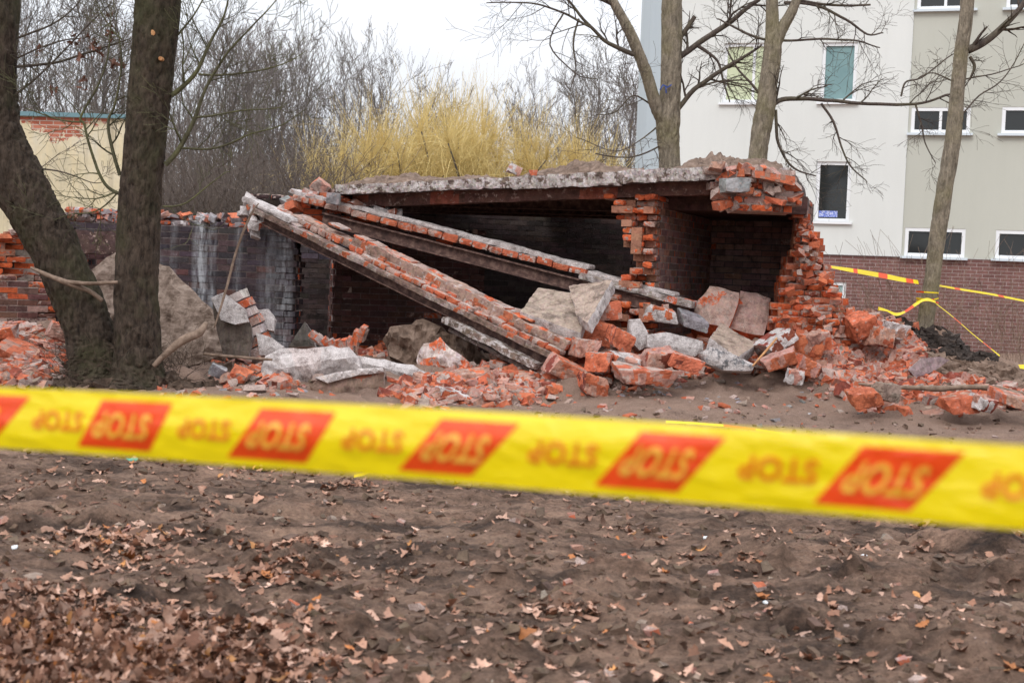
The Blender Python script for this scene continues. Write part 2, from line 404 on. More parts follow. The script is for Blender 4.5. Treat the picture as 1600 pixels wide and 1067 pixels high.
# ------------------------------------------------------------------ ground height
def vnoise(x, y, seed=0):
    xi = np.floor(x).astype(np.int64); yi = np.floor(y).astype(np.int64); xf = x - xi; yf = y - yi
    def h(a, b):
        n_ = (a * 374761393 + b * 668265263 + seed * 144665) & 0x7fffffff
        n_ = ((n_ ^ (n_ >> 13)) * 1274126177) & 0x7fffffff
        return ((n_ ^ (n_ >> 16)) & 0xffff) / 65535.0
    u = xf * xf * (3 - 2 * xf); v = yf * yf * (3 - 2 * yf)
    return (h(xi, yi) * (1 - u) + h(xi + 1, yi) * u) * (1 - v) + (h(xi, yi + 1) * (1 - u) + h(xi + 1, yi + 1) * u) * v - .5
def fbm(x, y, o=4, seed=0, g=.55):
    r = 0; a = 1; s_ = 1
    for i in range(o): r = r + a * vnoise(x * s_, y * s_, seed + i); a *= g; s_ *= 2.03
    return r
HEAPS = [  # px, py of the top, depth, spread across, spread along
    (1335, 500, 16.9, .55, .6), (1400, 545, 16.6, .6, .7), (1470, 590, 16.2, .8, .8), (1260, 545, 16.2, .6, .7),
    (905, 520, 16.4, .6, .7), (1000, 528, 16.5, .6, .7), (1100, 538, 16.5, .6, .7), (1180, 545, 16.4, .5, .6), (820, 570, 15.9, .6, .5), (720, 595, 15.4, .7, .5),
    (560, 605, 15.2, .8, .45), (430, 600, 15.3, .6, .5), (650, 560, 17.0, .7, .6), (370, 575, 15.6, .5, .6),
    (30, 515, 16.9, .9, .7), (90, 560, 16.0, .5, .5), (205, 575, 14.7, .55, .45), (130, 580, 14.7, .5, .4), (280, 590, 14.6, .5, .4),
    (1400, 497, 18.9, .38, .5), (1455, 512, 18.9, .5, .5), (1530, 552, 18.6, .6, .6), (1600, 592, 18.0, 1.0, .8), (1750, 590, 18.5, 1.5, 1.0),
]
HP = []
for px, py, Y, sx, sy in HEAPS:
    q = P(px, py, Y); HP.append((q.x, q.y, q.z, sx, sy))
def gz(x, y, fine=False):
    x = np.asarray(x, float); y = np.asarray(y, float)
    base = .27 * np.clip((y - 10.8) / 4.6, 0, 1) ** 1.3
    base = base + fbm(x * .55, y * .55, 3, 5) * .09 * np.clip(y / 8, .3, 1.5)
    h = np.zeros_like(base)
    for hx, hy, hz, sx, sy in HP:
        h = np.maximum(h, (hz - .27) * np.exp(-((x - hx) / sx) ** 2 * .5 - ((y - hy) / sy) ** 2 * .5))
    z = base + h
    if fine:
        near = np.clip(1.2 - (y - 5) / 40, .3, 1.2)
        z = z + np.clip(fbm(x * 1.5, y * 1.9, 3, 71) - .18, 0, 1) * .28
        z = z + fbm(x * 3.1, y * 3.1, 5, 11, .6) * .045 * near + np.abs(fbm(x * 13, y * 13, 2, 61)) * .03 * near
        cl = np.clip(fbm(x * 5.5, y * 6.5, 4, 31) - .22, 0, 1) * np.clip(.4 + 2.2 * fbm(x * .8, y * 1.2, 2, 8), 0, 1.6); z = z + cl * .11 * near      # clods
        # ruts left by tracks, bottom right
        m = np.clip((x - .6) / 1.2, 0, 1) * np.clip((11 - y) / 2, 0, 1)
        z = z + np.sin((y * 1.0 + x * .16 + fbm(x, y, 2, 3) * .5) * 22) * .012 * m
        heap = np.clip(h * 4, 0, 1)
        z = z + fbm(x * 7, y * 7, 3, 77) * .10 * heap
    far = np.clip((y - 24) / 20, 0, 1)
    return z * (1 - far) + far * .2
def gzs(x, y): return float(gz(np.array([x]), np.array([y]))[0])
def hit(px, py, y0=4.0, y1=26.0):
    d = ray(px, py); Y = np.linspace(y0, y1, 900); k = Y / d.y
    z = CAM.z + d.z * k; g = gz(d.x * k, Y); i = int(np.argmax(z < g))
    if not (z < g).any(): return None
    return Vector((d.x * k[i], Y[i], float(g[i])))

def build_ground():
    xs = np.concatenate([-np.geomspace(7.0, 900, 26)[::-1], np.arange(-6.9, 6.9, .034), np.geomspace(7.0, 900, 26)])
    ys = np.concatenate([[-60, -20, -6, 0, 2.5, 3.5], np.arange(4.4, 9, .022), np.arange(9, 14, .034), np.arange(14, 20, .045), np.geomspace(20.2, 1400, 40)])
    X, Y = np.meshgrid(xs, ys); Z = gz(X, Y, True)
    V = np.stack([X, Y, Z], -1).reshape(-1, 3); ny, nx = X.shape
    i = (np.arange(ny - 1)[:, None] * nx + np.arange(nx - 1)[None]).ravel()
    Fc = np.stack([i, i + 1, i + nx + 1, i + nx], 1)
    me = bpy.data.meshes.new('ground'); me.vertices.add(len(V)); me.vertices.foreach_set('co', V.ravel())
    me.loops.add(Fc.size); me.loops.foreach_set('vertex_index', Fc.ravel())
    me.polygons.add(len(Fc)); me.polygons.foreach_set('loop_start', np.arange(len(Fc)) * 4); me.polygons.foreach_set('use_smooth', [True] * len(Fc))
    me.update(calc_edges=True); me.materials.append(M['soil'])
    o = bpy.data.objects.new('ground', me); COL.objects.link(o); tag(o, kind='structure')
build_ground()

# ------------------------------------------------------------------ apartment block (right, behind)
FA = P(1030, 400, 33.0); FB = P(1600, 400, 30.4)
FU = Vector((FB.x - FA.x, FB.y - FA.y, 0)).normalized(); FN = Vector((FU.y, -FU.x, 0))     # FN towards the camera
def fac(px, py):
    d = ray(px, py); o = Vector((FA.x, FA.y, 0)); t = (o - CAM).dot(FN) / d.dot(FN); p = CAM + d * t
    return (p - o).dot(FU), p.z
def fp(u, z, d=0): return Vector((FA.x, FA.y, 0)) + FU * u + FN * d + Vector((0, 0, z))
def fbox(mb, u0, u1, z0, z1, d0, d1, c=(.5, .5, .5, .2)):
    mb.box([fp(u0, z0, d0), fp(u1, z0, d0), fp(u0, z0, d1), fp(u1, z0, d1), fp(u0, z1, d0), fp(u1, z1, d0), fp(u0, z1, d1), fp(u1, z1, d1)][:8], c)
def panel_with_holes(mb, u0, u1, z0, z1, d, holes, uv=False, depth=.14):
    us = sorted({u0, u1, *[h[0] for h in holes], *[h[1] for h in holes]}); zs = sorted({z0, z1, *[h[2] for h in holes], *[h[3] for h in holes]})
    us = [u for u in us if u0 <= u <= u1]; zs = [z for z in zs if z0 <= z <= z1]
    mb.uv = mb.uv or []
    def q(a, b, c, e, uvs): mb.quad(a, b, c, e); mb.uv += uvs
    for a, b in zip(us, us[1:]):
        for c, e in zip(zs, zs[1:]):
            if any(h[0] - 1e-4 <= a and b <= h[1] + 1e-4 and h[2] - 1e-4 <= c and e <= h[3] + 1e-4 for h in holes): continue
            q(fp(a, c, d), fp(b, c, d), fp(b, e, d), fp(a, e, d), [(a, c), (b, c), (b, e), (a, e)])
    for h in holes:                                                   # reveals
        a, b, c, e = h; 
        for p, r_ in (((a, c), (a, e)), ((b, e), (b, c)), ((b, c), (a, c)), ((a, e), (b, e))):
            q(fp(*p, d), fp(*r_, d), fp(*r_, d - depth), fp(*p, d - depth), [(p[0], p[1]), (r_[0], r_[1]), (r_[0] + .1, r_[1]), (p[0] + .1, p[1])])
ap = empty('apartment_block', (FA.x, FA.y, 0), 'white and beige rendered apartment block with a brick plinth behind the bare trees', 'building')
uS = fac(1413, 300)[0]; zP0 = fac(1413, 401)[1]; uEnd = uS + 14; zTop = 13.0
def rect(x0, x1, y0, y1):
    a = fac(x0, y1); b = fac(x1, y0); return [a[0], b[0], a[1], b[1]]
WIN = [('w', rect(1128, 1204, 67, 161), 'yblind', 1, 'window with a pale yellow blind'), ('w', rect(1281, 1341, 66, 160), 'tblind', 0, 'window with a teal blind'),
       ('w', rect(1272, 1331, 253, 346), 'glass', 0, 'dark tall window with a small blue sticker'),
       ('b', rect(1417, 1517, 168, 208), 'glass', 1, None), ('b', rect(1564, 1664, 167, 209), 'glass', 1, None),
       ('b', rect(1409, 1509, 358, 400), 'glass', 1, None), ('b', rect(1554, 1654, 362, 404), 'glass', 1, None),
       ('b', rect(1426, 1526, -60, 16), 'glass', 1, None), ('b', rect(1572, 1672, -60, 13), 'glass', 1, None),
       ('p', rect(1270, 1322, 441, 482), 'gblind', 0, 'small basement window with a pale green pane')]
hw = [w_[1] for w_ in WIN if w_[0] == 'w']; hb = [w_[1] for w_ in WIN if w_[0] == 'b']; hp = [w_[1] for w_ in WIN if w_[0] == 'p']
for h in hb: h[0] = max(h[0], uS + .06)
mb = MB(); panel_with_holes(mb, 0, uS, zP0, zTop, 0, hw)
mb.build('white_wall', M['stw'], ap)
mb = MB(); panel_with_holes(mb, uS, uEnd, zP0, zTop, -.03, hb)
mb.quad(fp(uEnd, -1, -.03), fp(uEnd, -1, -8), fp(uEnd, zTop, -8), fp(uEnd, zTop, -.03)); mb.uv += [(0, 0)] * 4
mb.build('beige_wall', M['stb'], ap)
mb = MB(); panel_with_holes(mb, 0, uEnd, -1.2, zP0 - .004, -.05, hp); mb.build('brick_plinth', M['clinker'], ap)
mb = MB()
mb.quad(fp(0, -1, 0), fp(0, zTop, 0), fp(0, zTop, -.004), fp(0, -1, -.004))
q0 = P(1005, 300, 34.3); v = Vector((q0.x - FA.x, q0.y - FA.y, 0))
a = fp(0, -1, -.002); c_ = a + v * 1.0 
mb.quad(c_, a, a + Vector((0, 0, zTop + 1)), c_ + Vector((0, 0, zTop + 1)))
c2 = c_ + Vector((.5, 9, 0)); mb.quad(c2, c_, c_ + Vector((0, 0, zTop + 1)), c2 + Vector((0, 0, zTop + 1)))
mb.build('end_wall', M['stblue'], ap)
mb = MB(); fbox(mb, -.3, uEnd + .2, zTop, zTop + .25, .3, -9); mb.build('roof', M['sill'], ap)
for kind, (a, b, c, e), gm, mull, lab in WIN:
    d = -.10 if kind != 'p' else -.14
    fr = MB(); t = .075
    fbox(fr, a, b, c, c + t, d, d + .06); fbox(fr, a, b, e - t, e, d, d + .06)
    fbox(fr, a, a + t, c + t, e - t, d, d + .06); fbox(fr, b - t, b, c + t, e - t, d, d + .06)
    if mull: m_ = a + (b - a) * (.66 if kind == 'w' else .5); fbox(fr, m_ - .03, m_ + .03, c + t, e - t, d, d + .055)
    fo = fr.build('window', M['frame'], ap)
    if lab: fo['label'] = lab
    pn = MB(); pn.quad(fp(a + t, c + t, d + .02), fp(b - t, c + t, d + .02), fp(b - t, e - t, d + .02), fp(a + t, e - t, d + .02))
    def sub(m_, name, mat):
        o = m_.build(name, mat, None); o.parent = fo; o.matrix_parent_inverse = Matrix.Identity(4); o.location = -(fo.location + ap.location); return o
    sub(pn, 'pane', M[gm])
    sb = MB(); fbox(sb, a - .07, b + .07, c - .05, c, d, .07); sub(sb, 'sill', M['sill'] if kind != 'w' else M['frame'])
    if lab and 'sticker' in lab:
        st = MB(); st.quad(fp(a + t + .01, c + t + .03, d + .035), fp(a + t + .42, c + t + .03, d + .035), fp(a + t + .42, c + t + .17, d + .035), fp(a + t + .01, c + t + .17, d + .035)); sub(st, 'sticker', M['sticker'])

# ------------------------------------------------------------------ old outbuilding (left, behind)
ob_ = empty('rendered_outbuilding', P(100, 300, 30), 'stained cream rendered wall with bare brick patch under a blue metal coping', 'building')
ob_.location.z = 0
a = P(-160, 176, 29.0); b = P(226, 187, 30.5); z0 = -.2
mb = MB(); n = 24; mb.uv = []
for i in range(n):
    p = a.lerp(b, i / n); q = a.lerp(b, (i + 1) / n); L_ = (b - a).length
    zt0 = p.z; zt1 = q.z; u0 = L_ * i / n; u1 = L_ * (i + 1) / n
    mb.quad((p.x, p.y, z0), (q.x, q.y, z0), q, p); mb.uv += [(u0 - 2.2, zt0 - z0), (u1 - 2.2, zt1 - z0), (u1 - 2.2, 0), (u0 - 2.2, 0)]
rd = Vector((b.x, b.y, 0)).normalized() * 6; mb.quad((b.x, b.y, z0), (b.x + rd.x, b.y + rd.y, z0), (b.x + rd.x, b.y + rd.y, b.z), b); mb.uv += [(9, 4), (12, 4), (12, 0), (9, 0)]
mb.build('wall', M['oldrender'], ob_)
mb = MB(); dn = Vector((0, -.08, 0)); u = Vector((0, 0, .09)); bk = Vector((-.9, 4, 0))
mb.box([a + dn, b + dn, a + bk, b + bk, a + dn + u, b + dn + u, a + bk + u, b + bk + u], (.5, .5, .5, .2)); mb.build('coping', M['coping'], ob_)

# ------------------------------------------------------------------ trees
def path_px(pts, wob=0, n_=5):
    """pts: (px, py, Y, width px) -> smoothed points and radii"""
    c = [(P(x, y, Y), wd * Y / F / 2) for x, y, Y, wd in pts]; o = []; rr = []
    for i in range(len(c) - 1):
        p0 = c[max(i - 1, 0)][0]; p1, p2 = c[i][0], c[i + 1][0]; p3 = c[min(i + 2, len(c) - 1)][0]
        for k in range(n_):
            t = k / n_
            q = .5 * ((2 * p1) + (p2 - p0) * t + (2 * p0 - 5 * p1 + 4 * p2 - p3) * t * t + (3 * p1 - 3 * p2 + p3 - p0) * t ** 3)
            if wob: q = q + noise.noise_vector(q * 3) * wob
            o.append(q); rr.append(lerp(c[i][1], c[i + 1][1], t))
    o.append(c[-1][0]); rr.append(c[-1][1]); return o, rr
def twigs(mb, p, d, r, L, depth, rg, up=.15, droop=0, spread=.7, kids=4, minr=.0022, tri=3):
    """one branch with its own smaller branches"""
    n_ = max(3, int(4 + depth)); pts = [p]; rad = [r]; q = p.copy(); dd = d.normalized()
    for i in range(n_):
        dd = (dd + Vector((rg.gauss(0, .16), rg.gauss(0, .16), rg.gauss(0, .14))) + Vector((0, 0, up - droop * (i / n_)))).normalized() if i else dd
        q = q + dd * (L / n_); pts.append(q.copy()); rad.append(max(minr, r * (1 - .75 * (i + 1) / n_)))
    mb.tube(pts, rad, tri if depth < 3 else 5)
    if depth <= 0: return
    for k in range(kids):
        i = 1 + int((k + rg.random()) * (n_ - 1) / kids) ; i = min(i, n_)
        base = pts[i]; t = (pts[i] - pts[i - 1]).normalized()
        side = Vector((rg.gauss(0, 1), rg.gauss(0, 1), rg.gauss(0, .6))); side = (side - t * side.dot(t)).normalized()
        nd_ = (t * (1 - spread * .4) + side * spread).normalized()
        twigs(mb, base, nd_, max(minr, rad[i] * .68), L * (.45 + .3 * rg.random()), depth - 1, rg, up, droop, spread, kids, minr, tri)

def px_branch(crown, pts, rg, depth=2, kids=6, Lk_=.9, up=.05, droop=0.1, spread=.8, minr=.0022):
    o, rr = path_px(pts, .02); crown.tube(o, rr, 6)
    tot = len(o)
    for k in range(kids):
        i = min(tot - 1, 2 + int((k + rg.random()) * (tot - 2) / kids)); t = (o[i] - o[i - 1]).normalized()
        side = Vector((rg.gauss(0, 1), rg.gauss(0, .5), rg.gauss(0, .8))); side = (side - t * side.dot(t)).normalized()
        twigs(crown, o[i], t * .6 + side * spread, rr[i] * .6, Lk_ * (.5 + .8 * rg.random()), depth, rg, up, droop, .7, 4, minr)

def tree(name, loc, label, cat, trunks, branches, bark, twig, seed, group=None, lump=.10, **kw):
    rt = empty(name, loc, label, cat, group); rg = random.Random(seed)
    t = MB()
    for tr in trunks:
        o, rr = path_px(tr, 0, 22); t.tube(o, rr, 64, True, lump, lump * 2.0)
    to = t.build('trunk', bark, rt, True)
    c = MB()
    for bpts, k in branches: px_branch(c, bpts, rg, **{**kw, **k})
    if c.v: c.build('crown', twig, rt, True)
    return rt, to

# the two dark trees in front of the ruin
Y = 14.6
rt, to = tree('leaning_tree', P(165, 600, Y), 'dark leaning tree trunk, bending to the left frame edge', 'tree',
     [[(-12, -160, Y, 66), (-6, 0, Y, 70), (-10, 120, Y, 68), (-4, 200, Y, 74), (22, 268, Y, 82), (62, 345, Y, 80), (104, 430, Y, 76), (138, 510, Y, 76), (158, 570, Y, 96), (166, 610, Y, 140), (170, 650, Y, 190)]],
     [([(25, 105, Y, 5), (90, 98, Y + .1, 4), (150, 78, Y + .2, 3), (205, 60, Y + .3, 1.6)], {}),
      ([(22, 150, Y, 4), (60, 120, Y, 3), (120, 60, Y, 2.4), (175, 5, Y, 1.4)], {}),
      ([(25, 60, Y, 4), (70, 45, Y, 3), (120, 10, Y, 2), (150, -40, Y, 1.3)], {}),
      ([(25, 92, Y, 3), (90, 66, Y, 2.4), (140, 56, Y + .3, 1.6), (180, 30, Y + .3, 1)], {}),
      ([(45, 262, Y, 3), (90, 268, Y, 2.4), (140, 283, Y, 1.6), (160, 284, Y, 1)], {'kids': 3})],
     M['bark'], M['twig'], 3, depth=2, kids=6, Lk_=.42, up=.05, droop=.05)
# a snapped dead branch on it
mb = MB(); o, rr = path_px([(160, 470, Y - .3, 7), (140, 455, Y - .35, 7), (100, 440, Y - .4, 9), (70, 428, Y - .4, 7), (48, 418, Y - .4, 4)], .004); mb.tube(o, rr, 7, True, .2)
o, rr = path_px([(100, 440, Y - .4, 7), (140, 443, Y - .42, 6), (184, 441, Y - .42, 5)], .004); mb.tube(o, rr, 7, True, .2)
mb.build('dead_branch', M['wood'], rt, True)
leafc = []
Y = 14.4
rt, to = tree('upright_tree', P(215, 605, Y), 'dark upright mossy tree trunk with sawn knots, in front of the ruin', 'tree',
     [[(243, -160, Y, 70), (246, 0, Y, 71), (240, 100, Y, 68), (231, 180, Y, 66), (222, 260, Y, 64), (216, 360, Y, 67), (214, 460, Y, 68), (215, 540, Y, 70), (216, 585, Y, 86), (216, 612, Y, 122), (216, 650, Y, 170)]],
     [([(268, 150, Y, 8), (305, 118, Y, 6.5), (325, 75, Y, 5), (352, 20, Y, 3), (362, -30, Y, 2)], {}),
      ([(258, 258, Y, 9), (292, 215, Y, 8), (318, 150, Y, 5.5), (352, 90, Y, 4), (405, 30, Y, 2.5), (435, -5, Y, 1.5)], {}),
      ([(305, 185, Y, 4), (345, 178, Y, 3.2), (400, 172, Y, 2.4), (440, 168, Y, 1.4)], {'kids': 4}),
      ([(283, 232, Y, 4), (330, 232, Y, 3.5), (380, 215, Y, 3), (440, 195, Y, 2), (480, 170, Y, 1.2)], {'kids': 5}),
      ([(312, 117, Y, 4), (380, 115, Y, 3), (440, 100, Y, 2), (480, 80, Y, 1)], {'kids': 4}),
      ([(190, 303, Y, 6), (165, 288, Y, 5.5), (145, 245, Y, 5), (133, 195, Y, 4), (128, 180, Y, 4), (160, 120, Y, 3), (170, 60, Y, 2), (175, 10, Y, 1.3)], {'kids': 8}),
      ([(190, 275, Y, 7), (176, 235, Y, 6), (170, 190, Y, 5), (178, 165, Y, 4), (190, 110, Y, 3), (185, 50, Y, 2)], {'kids': 8}),
      ([(255, 322, Y, 3), (290, 318, Y, 2.6), (325, 290, Y, 2), (360, 268, Y, 1.2)], {'kids': 3}),
      ([(133, 190, Y, 3), (80, 185, Y, 2.4), (40, 170, Y, 1.5)], {'kids': 5}),
      ([(190, 60, Y, 3), (170, 40, Y, 2.4), (140, -20, Y, 1.5)], {'kids': 5}),
      ([(275, 60, Y, 4), (300, 30, Y, 3), (320, -10, Y, 2)], {'kids': 4}),
      ([(185, 300, Y, 3), (150, 330, Y, 2.5), (110, 335, Y, 2), (85, 345, Y, 1.2)], {'kids': 6})],
     M['bark'], M['mosstwig'], 5, depth=2, kids=6, Lk_=.50, up=.10, droop=.02)
for kx, ky, s_ in ((238, 52, 4.6), (251, 92, 3.0)):
    c = P(kx, ky, Y - .215); mb = MB(); mb.tube([c + Vector((0, .06, 0)), c + Vector((0, -.012, 0))], [s_ * Y / F * 1.2, s_ * Y / F * 1.0], 14, True)
    mb.build('sawn_knot', M['cutwood'], rt, False)

Y = 23.0
tree('forked_tree', P(1046, 470, Y), 'grey forked tree with a blue mark, behind the roof slab', 'tree',
     [[(1040, 600, Y, 46), (1043, 540, Y, 37), (1046, 380, Y, 34), (1046, 250, Y, 33), (1044, 190, Y, 37), (1048, 130, Y, 33), (1050, 60, Y, 33), (1048, -80, Y, 30)],
      [(1044, 205, Y, 20), (1026, 168, Y - .1, 20), (1008, 110, Y - .2, 19), (988, 60, Y - .3, 18), (962, 10, Y - .3, 15), (925, -60, Y - .3, 12)]],
     [([(1060, 170, Y, 8), (1085, 140, Y, 8), (1125, 112, Y, 7), (1165, 88, Y, 5), (1190, 70, Y, 3)], {}),
      ([(1062, 90, Y, 10), (1100, 62, Y, 9), (1140, 35, Y, 8), (1185, 0, Y, 7), (1230, -40, Y, 5)], {}),
      ([(1062, 60, Y, 8), (1078, 40, Y, 8), (1086, 26, Y, 7)], {'kids': 1, 'Lk_': .3}),
      ([(1090, 72, Y, 6), (1120, 95, Y, 4), (1130, 130, Y, 3), (1140, 160, Y, 2)], {'kids': 4}),
      ([(990, 85, Y - .3, 8), (950, 68, Y - .4, 6), (925, 45, Y - .5, 5), (895, 10, Y - .5, 4), (870, -20, Y - .5, 3)], {}),
      ([(925, 45, Y - .5, 4), (880, 20, Y - .6, 3.4), (830, 5, Y - .6, 2.6), (760, 5, Y - .6, 1.6)], {'kids': 7}),
      ([(905, 30, Y - .5, 3.5), (895, 70, Y - .6, 3), (900, 110, Y - .6, 2), (890, 140, Y - .6, 1.3)], {'kids': 4}),
      ([(880, 22, Y - .6, 3), (860, 70, Y - .6, 2.4), (900, 115, Y - .6, 1.8), (935, 125, Y - .6, 1.2)], {'kids': 5}),
      ([(960, 10, Y - .3, 6), (930, -5, Y - .4, 5), (900, -20, Y - .4, 4)], {}),
      ([(1085, 140, Y, 4), (1110, 130, Y, 3), (1150, 125, Y, 2.4), (1175, 128, Y, 1.5)], {'kids': 4}),
      ([(1025, 170, Y, 3), (990, 150, Y - .3, 2.6), (960, 175, Y - .4, 2), (930, 180, Y - .4, 1.3)], {'kids': 5}),
      ([(1025, 200, Y, 3), (1000, 220, Y - .3, 2), (960, 235, Y - .4, 1.5), (900, 215, Y - .4, 1.2)], {'kids': 5}),
      ([(1035, 225, Y, 3), (990, 245, Y - .3, 2.4), (930, 240, Y - .4, 1.8)], {'kids': 4})],
     M['greybark'], M['twig'], 11, depth=2, kids=7, Lk_=.75, up=.02, droop=.12, minr=.0023)
ft = bpy.data.objects['forked_tree']; mb = MB()
for (xa, ya), (xb, yb) in (((1031, 141), (1036, 133)), ((1036, 133), (1043, 137)), ((1040, 134), (1041, 146)), ((1043, 137), (1049, 133))):
    mb.tube([P(xa, ya, 22.80), P((xa + xb) / 2, (ya + yb) / 2, 22.79), P(xb, yb, 22.80)], [.014] * 3, 4, True)
mb.build('paint_mark', M['bluepaint'], ft)
Y = 22.4
tree('slanting_tree', P(1180, 470, Y), 'slanting grey green tree with a long level branch, behind the ruin corner', 'tree',
     [[(1162, 600, Y, 42), (1167, 540, Y, 35), (1176, 380, Y, 32), (1184, 245, Y, 30), (1197, 160, Y, 31), (1207, 80, Y, 27), (1207, 30, Y, 20), (1204, -90, Y, 17)],
      [(1207, 78, Y, 20), (1222, 45, Y, 18), (1243, 5, Y, 15), (1262, -60, Y, 12)]],
     [([(1205, 168, Y, 9), (1222, 157, Y, 8), (1262, 155, Y, 6.5), (1330, 161, Y, 5.5), (1400, 163, Y, 5), (1445, 160, Y, 4), (1478, 148, Y, 4), (1500, 150, Y, 2)], {'kids': 10, 'Lk_': .8, 'droop': .25}),
      ([(1213, 172, Y, 5), (1214, 215, Y, 5), (1226, 245, Y, 4), (1245, 266, Y, 3), (1275, 275, Y, 2)], {'kids': 6}),
      ([(1283, 162, Y, 4), (1302, 190, Y, 4), (1315, 230, Y, 3), (1330, 262, Y, 2.4), (1355, 285, Y, 1.6)], {'kids': 7, 'Lk_': .5}),
      ([(1430, 162, Y, 3), (1438, 190, Y, 3), (1445, 225, Y, 2), (1462, 255, Y, 1.3)], {'kids': 5, 'Lk_': .4}),
      ([(1225, 5, Y, 5), (1275, 8, Y, 4.5), (1320, 30, Y, 4), (1355, 55, Y, 3), (1380, 52, Y, 2)], {'kids': 7, 'Lk_': .6}),
      ([(1240, 0, Y, 5), (1300, 8, Y, 4), (1360, 8, Y, 3)], {'kids': 5, 'Lk_': .5}),
      ([(1195, 62, Y, 4), (1165, 52, Y, 4), (1140, 40, Y, 3), (1120, 30, Y, 2)], {'kids': 4}),
      ([(1217, 64, Y, 4), (1270, 62, Y, 3.5), (1330, 64, Y, 3), (1375, 75, Y, 1.6)], {'kids': 5, 'Lk_': .5}),
      ([(1200, 170, Y, 4), (1180, 140, Y, 4), (1150, 105, Y, 3), (1135, 75, Y, 2)], {'kids': 5}),
      ([(1408, 150, Y, 3), (1415, 130, Y, 3), (1440, 122, Y, 2.5), (1480, 90, Y, 2), (1500, 80, Y, 1.2)], {'kids': 6, 'Lk_': .4})],
     M['greybark'], M['twig'], 12, depth=2, kids=6, Lk_=.6, up=.0, droop=.15, minr=.0023)
Y = 18.9
tree('taped_tree', P(1445, 512, Y), 'slender pale grey tree by the black soil heap, with tape knotted round it', 'tree',
     [[(1438, 560, Y, 40), (1446, 500, Y, 25), (1456, 440, Y, 24), (1463, 380, Y, 25), (1474, 310, Y, 26), (1489, 220, Y, 24), (1496, 140, Y, 22), (1502, 80, Y, 23), (1510, 20, Y, 21), (1516, -80, Y, 20)]],
     [([(1512, 80, Y, 14), (1535, 68, Y, 12), (1565, 45, Y, 11), (1600, 5, Y, 9), (1640, -40, Y, 7)], {}),
      ([(1514, 90, Y, 5), (1522, 105, Y, 5), (1515, 125, Y, 3)], {'kids': 3, 'Lk_': .3}),
      ([(1495, 190, Y, 2.5), (1530, 150, Y, 2.5), (1570, 120, Y, 2), (1605, 60, Y, 1.2)], {'kids': 8, 'Lk_': .4}),
      ([(1495, 130, Y, 2.5), (1460, 115, Y, 2), (1435, 122, Y, 1.5)], {'kids': 5, 'Lk_': .35}),
      ([(1505, 125, Y, 2.5), (1550, 115, Y, 2), (1600, 100, Y, 1.5)], {'kids': 7, 'Lk_': .35})],
     M['greybark'], M['twig'], 14, depth=1, kids=5, Lk_=.5, up=.05, droop=.05, minr=.0023)

# distant bare trees
def far_tree_mesh(seed, H, spread):
    rg = random.Random(seed); t = MB(); c = MB(); stems = rg.choice((1, 2, 3))
    for s_ in range(stems):
        p = Vector((rg.gauss(0, .25), rg.gauss(0, .25), -.3)); d = Vector((rg.gauss(0, .08 * stems), rg.gauss(0, .08), 1)).normalized()
        pts = [p]; n_ = 10; rad = [.15 / stems ** .4]; q = p.copy()
        for i in range(n_):
            d = (d + Vector((rg.gauss(0, .05), rg.gauss(0, .05), .05))).normalized(); q = q + d * (H / n_); pts.append(q.copy()); rad.append(.15 / stems ** .4 * (1 - .9 * (i + 1) / n_))
        t.tube(pts, rad, 6)
        nb = int(24 / stems ** .5)
        for k in range(nb):
            f = .12 + .86 * (k + rg.random()) / nb; i = min(n_ - 1, int(f * n_)); b = pts[i].lerp(pts[i + 1], f * n_ - i)
            a_ = rg.random() * 6.28; el = rg.uniform(.9, 2.2)
            dd = Vector((math.cos(a_), math.sin(a_), el)).normalized()
            twigs(c, b, dd, max(.018, rad[i] * .5), spread * (1.25 - .75 * f) * (.6 + .6 * rg.random()), 3, rg, .16, 0, .50, 3, .0085)
    return t, c
protos = []
for s_, H, sp in ((1, 10.5, 3.2), (2, 12.5, 3.4), (3, 11.5, 3.8), (4, 9.0, 3.0), (5, 13.5, 3.6)):
    t, c = far_tree_mesh(s_ * 31, H, sp)
    e = empty('bare_tree', (0, 0, 0)); a = t.build('trunk', M['farbark'], e, True); b = c.build('crown', M['fartwig'], e)
    protos.append((e, a, b))
used = set()
FAR = []
rg = random.Random(99)
for px, Yd, h in [(20, 52, 1.2), (70, 58, 1.15), (105, 50, 1.1), (150, 60, 1.1), (190, 66, 1.1), (270, 55, 1.0), (310, 64, 1.05), (345, 58, .98), (385, 66, 1.0), (415, 57, .92), (450, 68, .98), (490, 60, .92), (520, 66, .95),
                  (560, 72, .95), (600, 64, .85), (650, 70, .80), (690, 76, .76), (730, 70, .70), (790, 74, .74), (835, 68, .80), (870, 74, .92), (905, 62, .90), (940, 70, .95), (968, 60, .86), (990, 66, .92), (-30, 55, 1.2),
                  (235, 70, 1.0), (290, 74, .9), (365, 76, .9), (435, 78, .9), (505, 80, .85), (830, 58, .72), (925, 56, .75)]:
    FAR.append((px, Yd, h))
for i, (px, Yd, h) in enumerate(FAR):
    k = rg.randrange(5); e, a, b = protos[k]
    if k not in used: used.add(k); o = e
    else:
        o = e.copy(); COL.objects.link(o)
        for ch in (a, b): c = ch.copy(); c.parent = o; COL.objects.link(c)
    q = P(px, 430, Yd); o.location = (q.x, q.y, -.1); o.rotation_euler = (0, 0, rg.random() * 6.28)
    H = (10.5, 12.5, 11.5, 9.0, 13.5)[k]; tgt = 11.2 * h * Yd / 62
    s_ = tgt / H; o.scale = (s_, s_, s_)
    side = 'left of the willows' if px < 560 else ('behind the willows' if px < 850 else 'between willows and white block')
    tag(o, 'bare grey tree in the distant tree line, ' + side, 'tree', 'bare trees in the distant tree line ' + side)
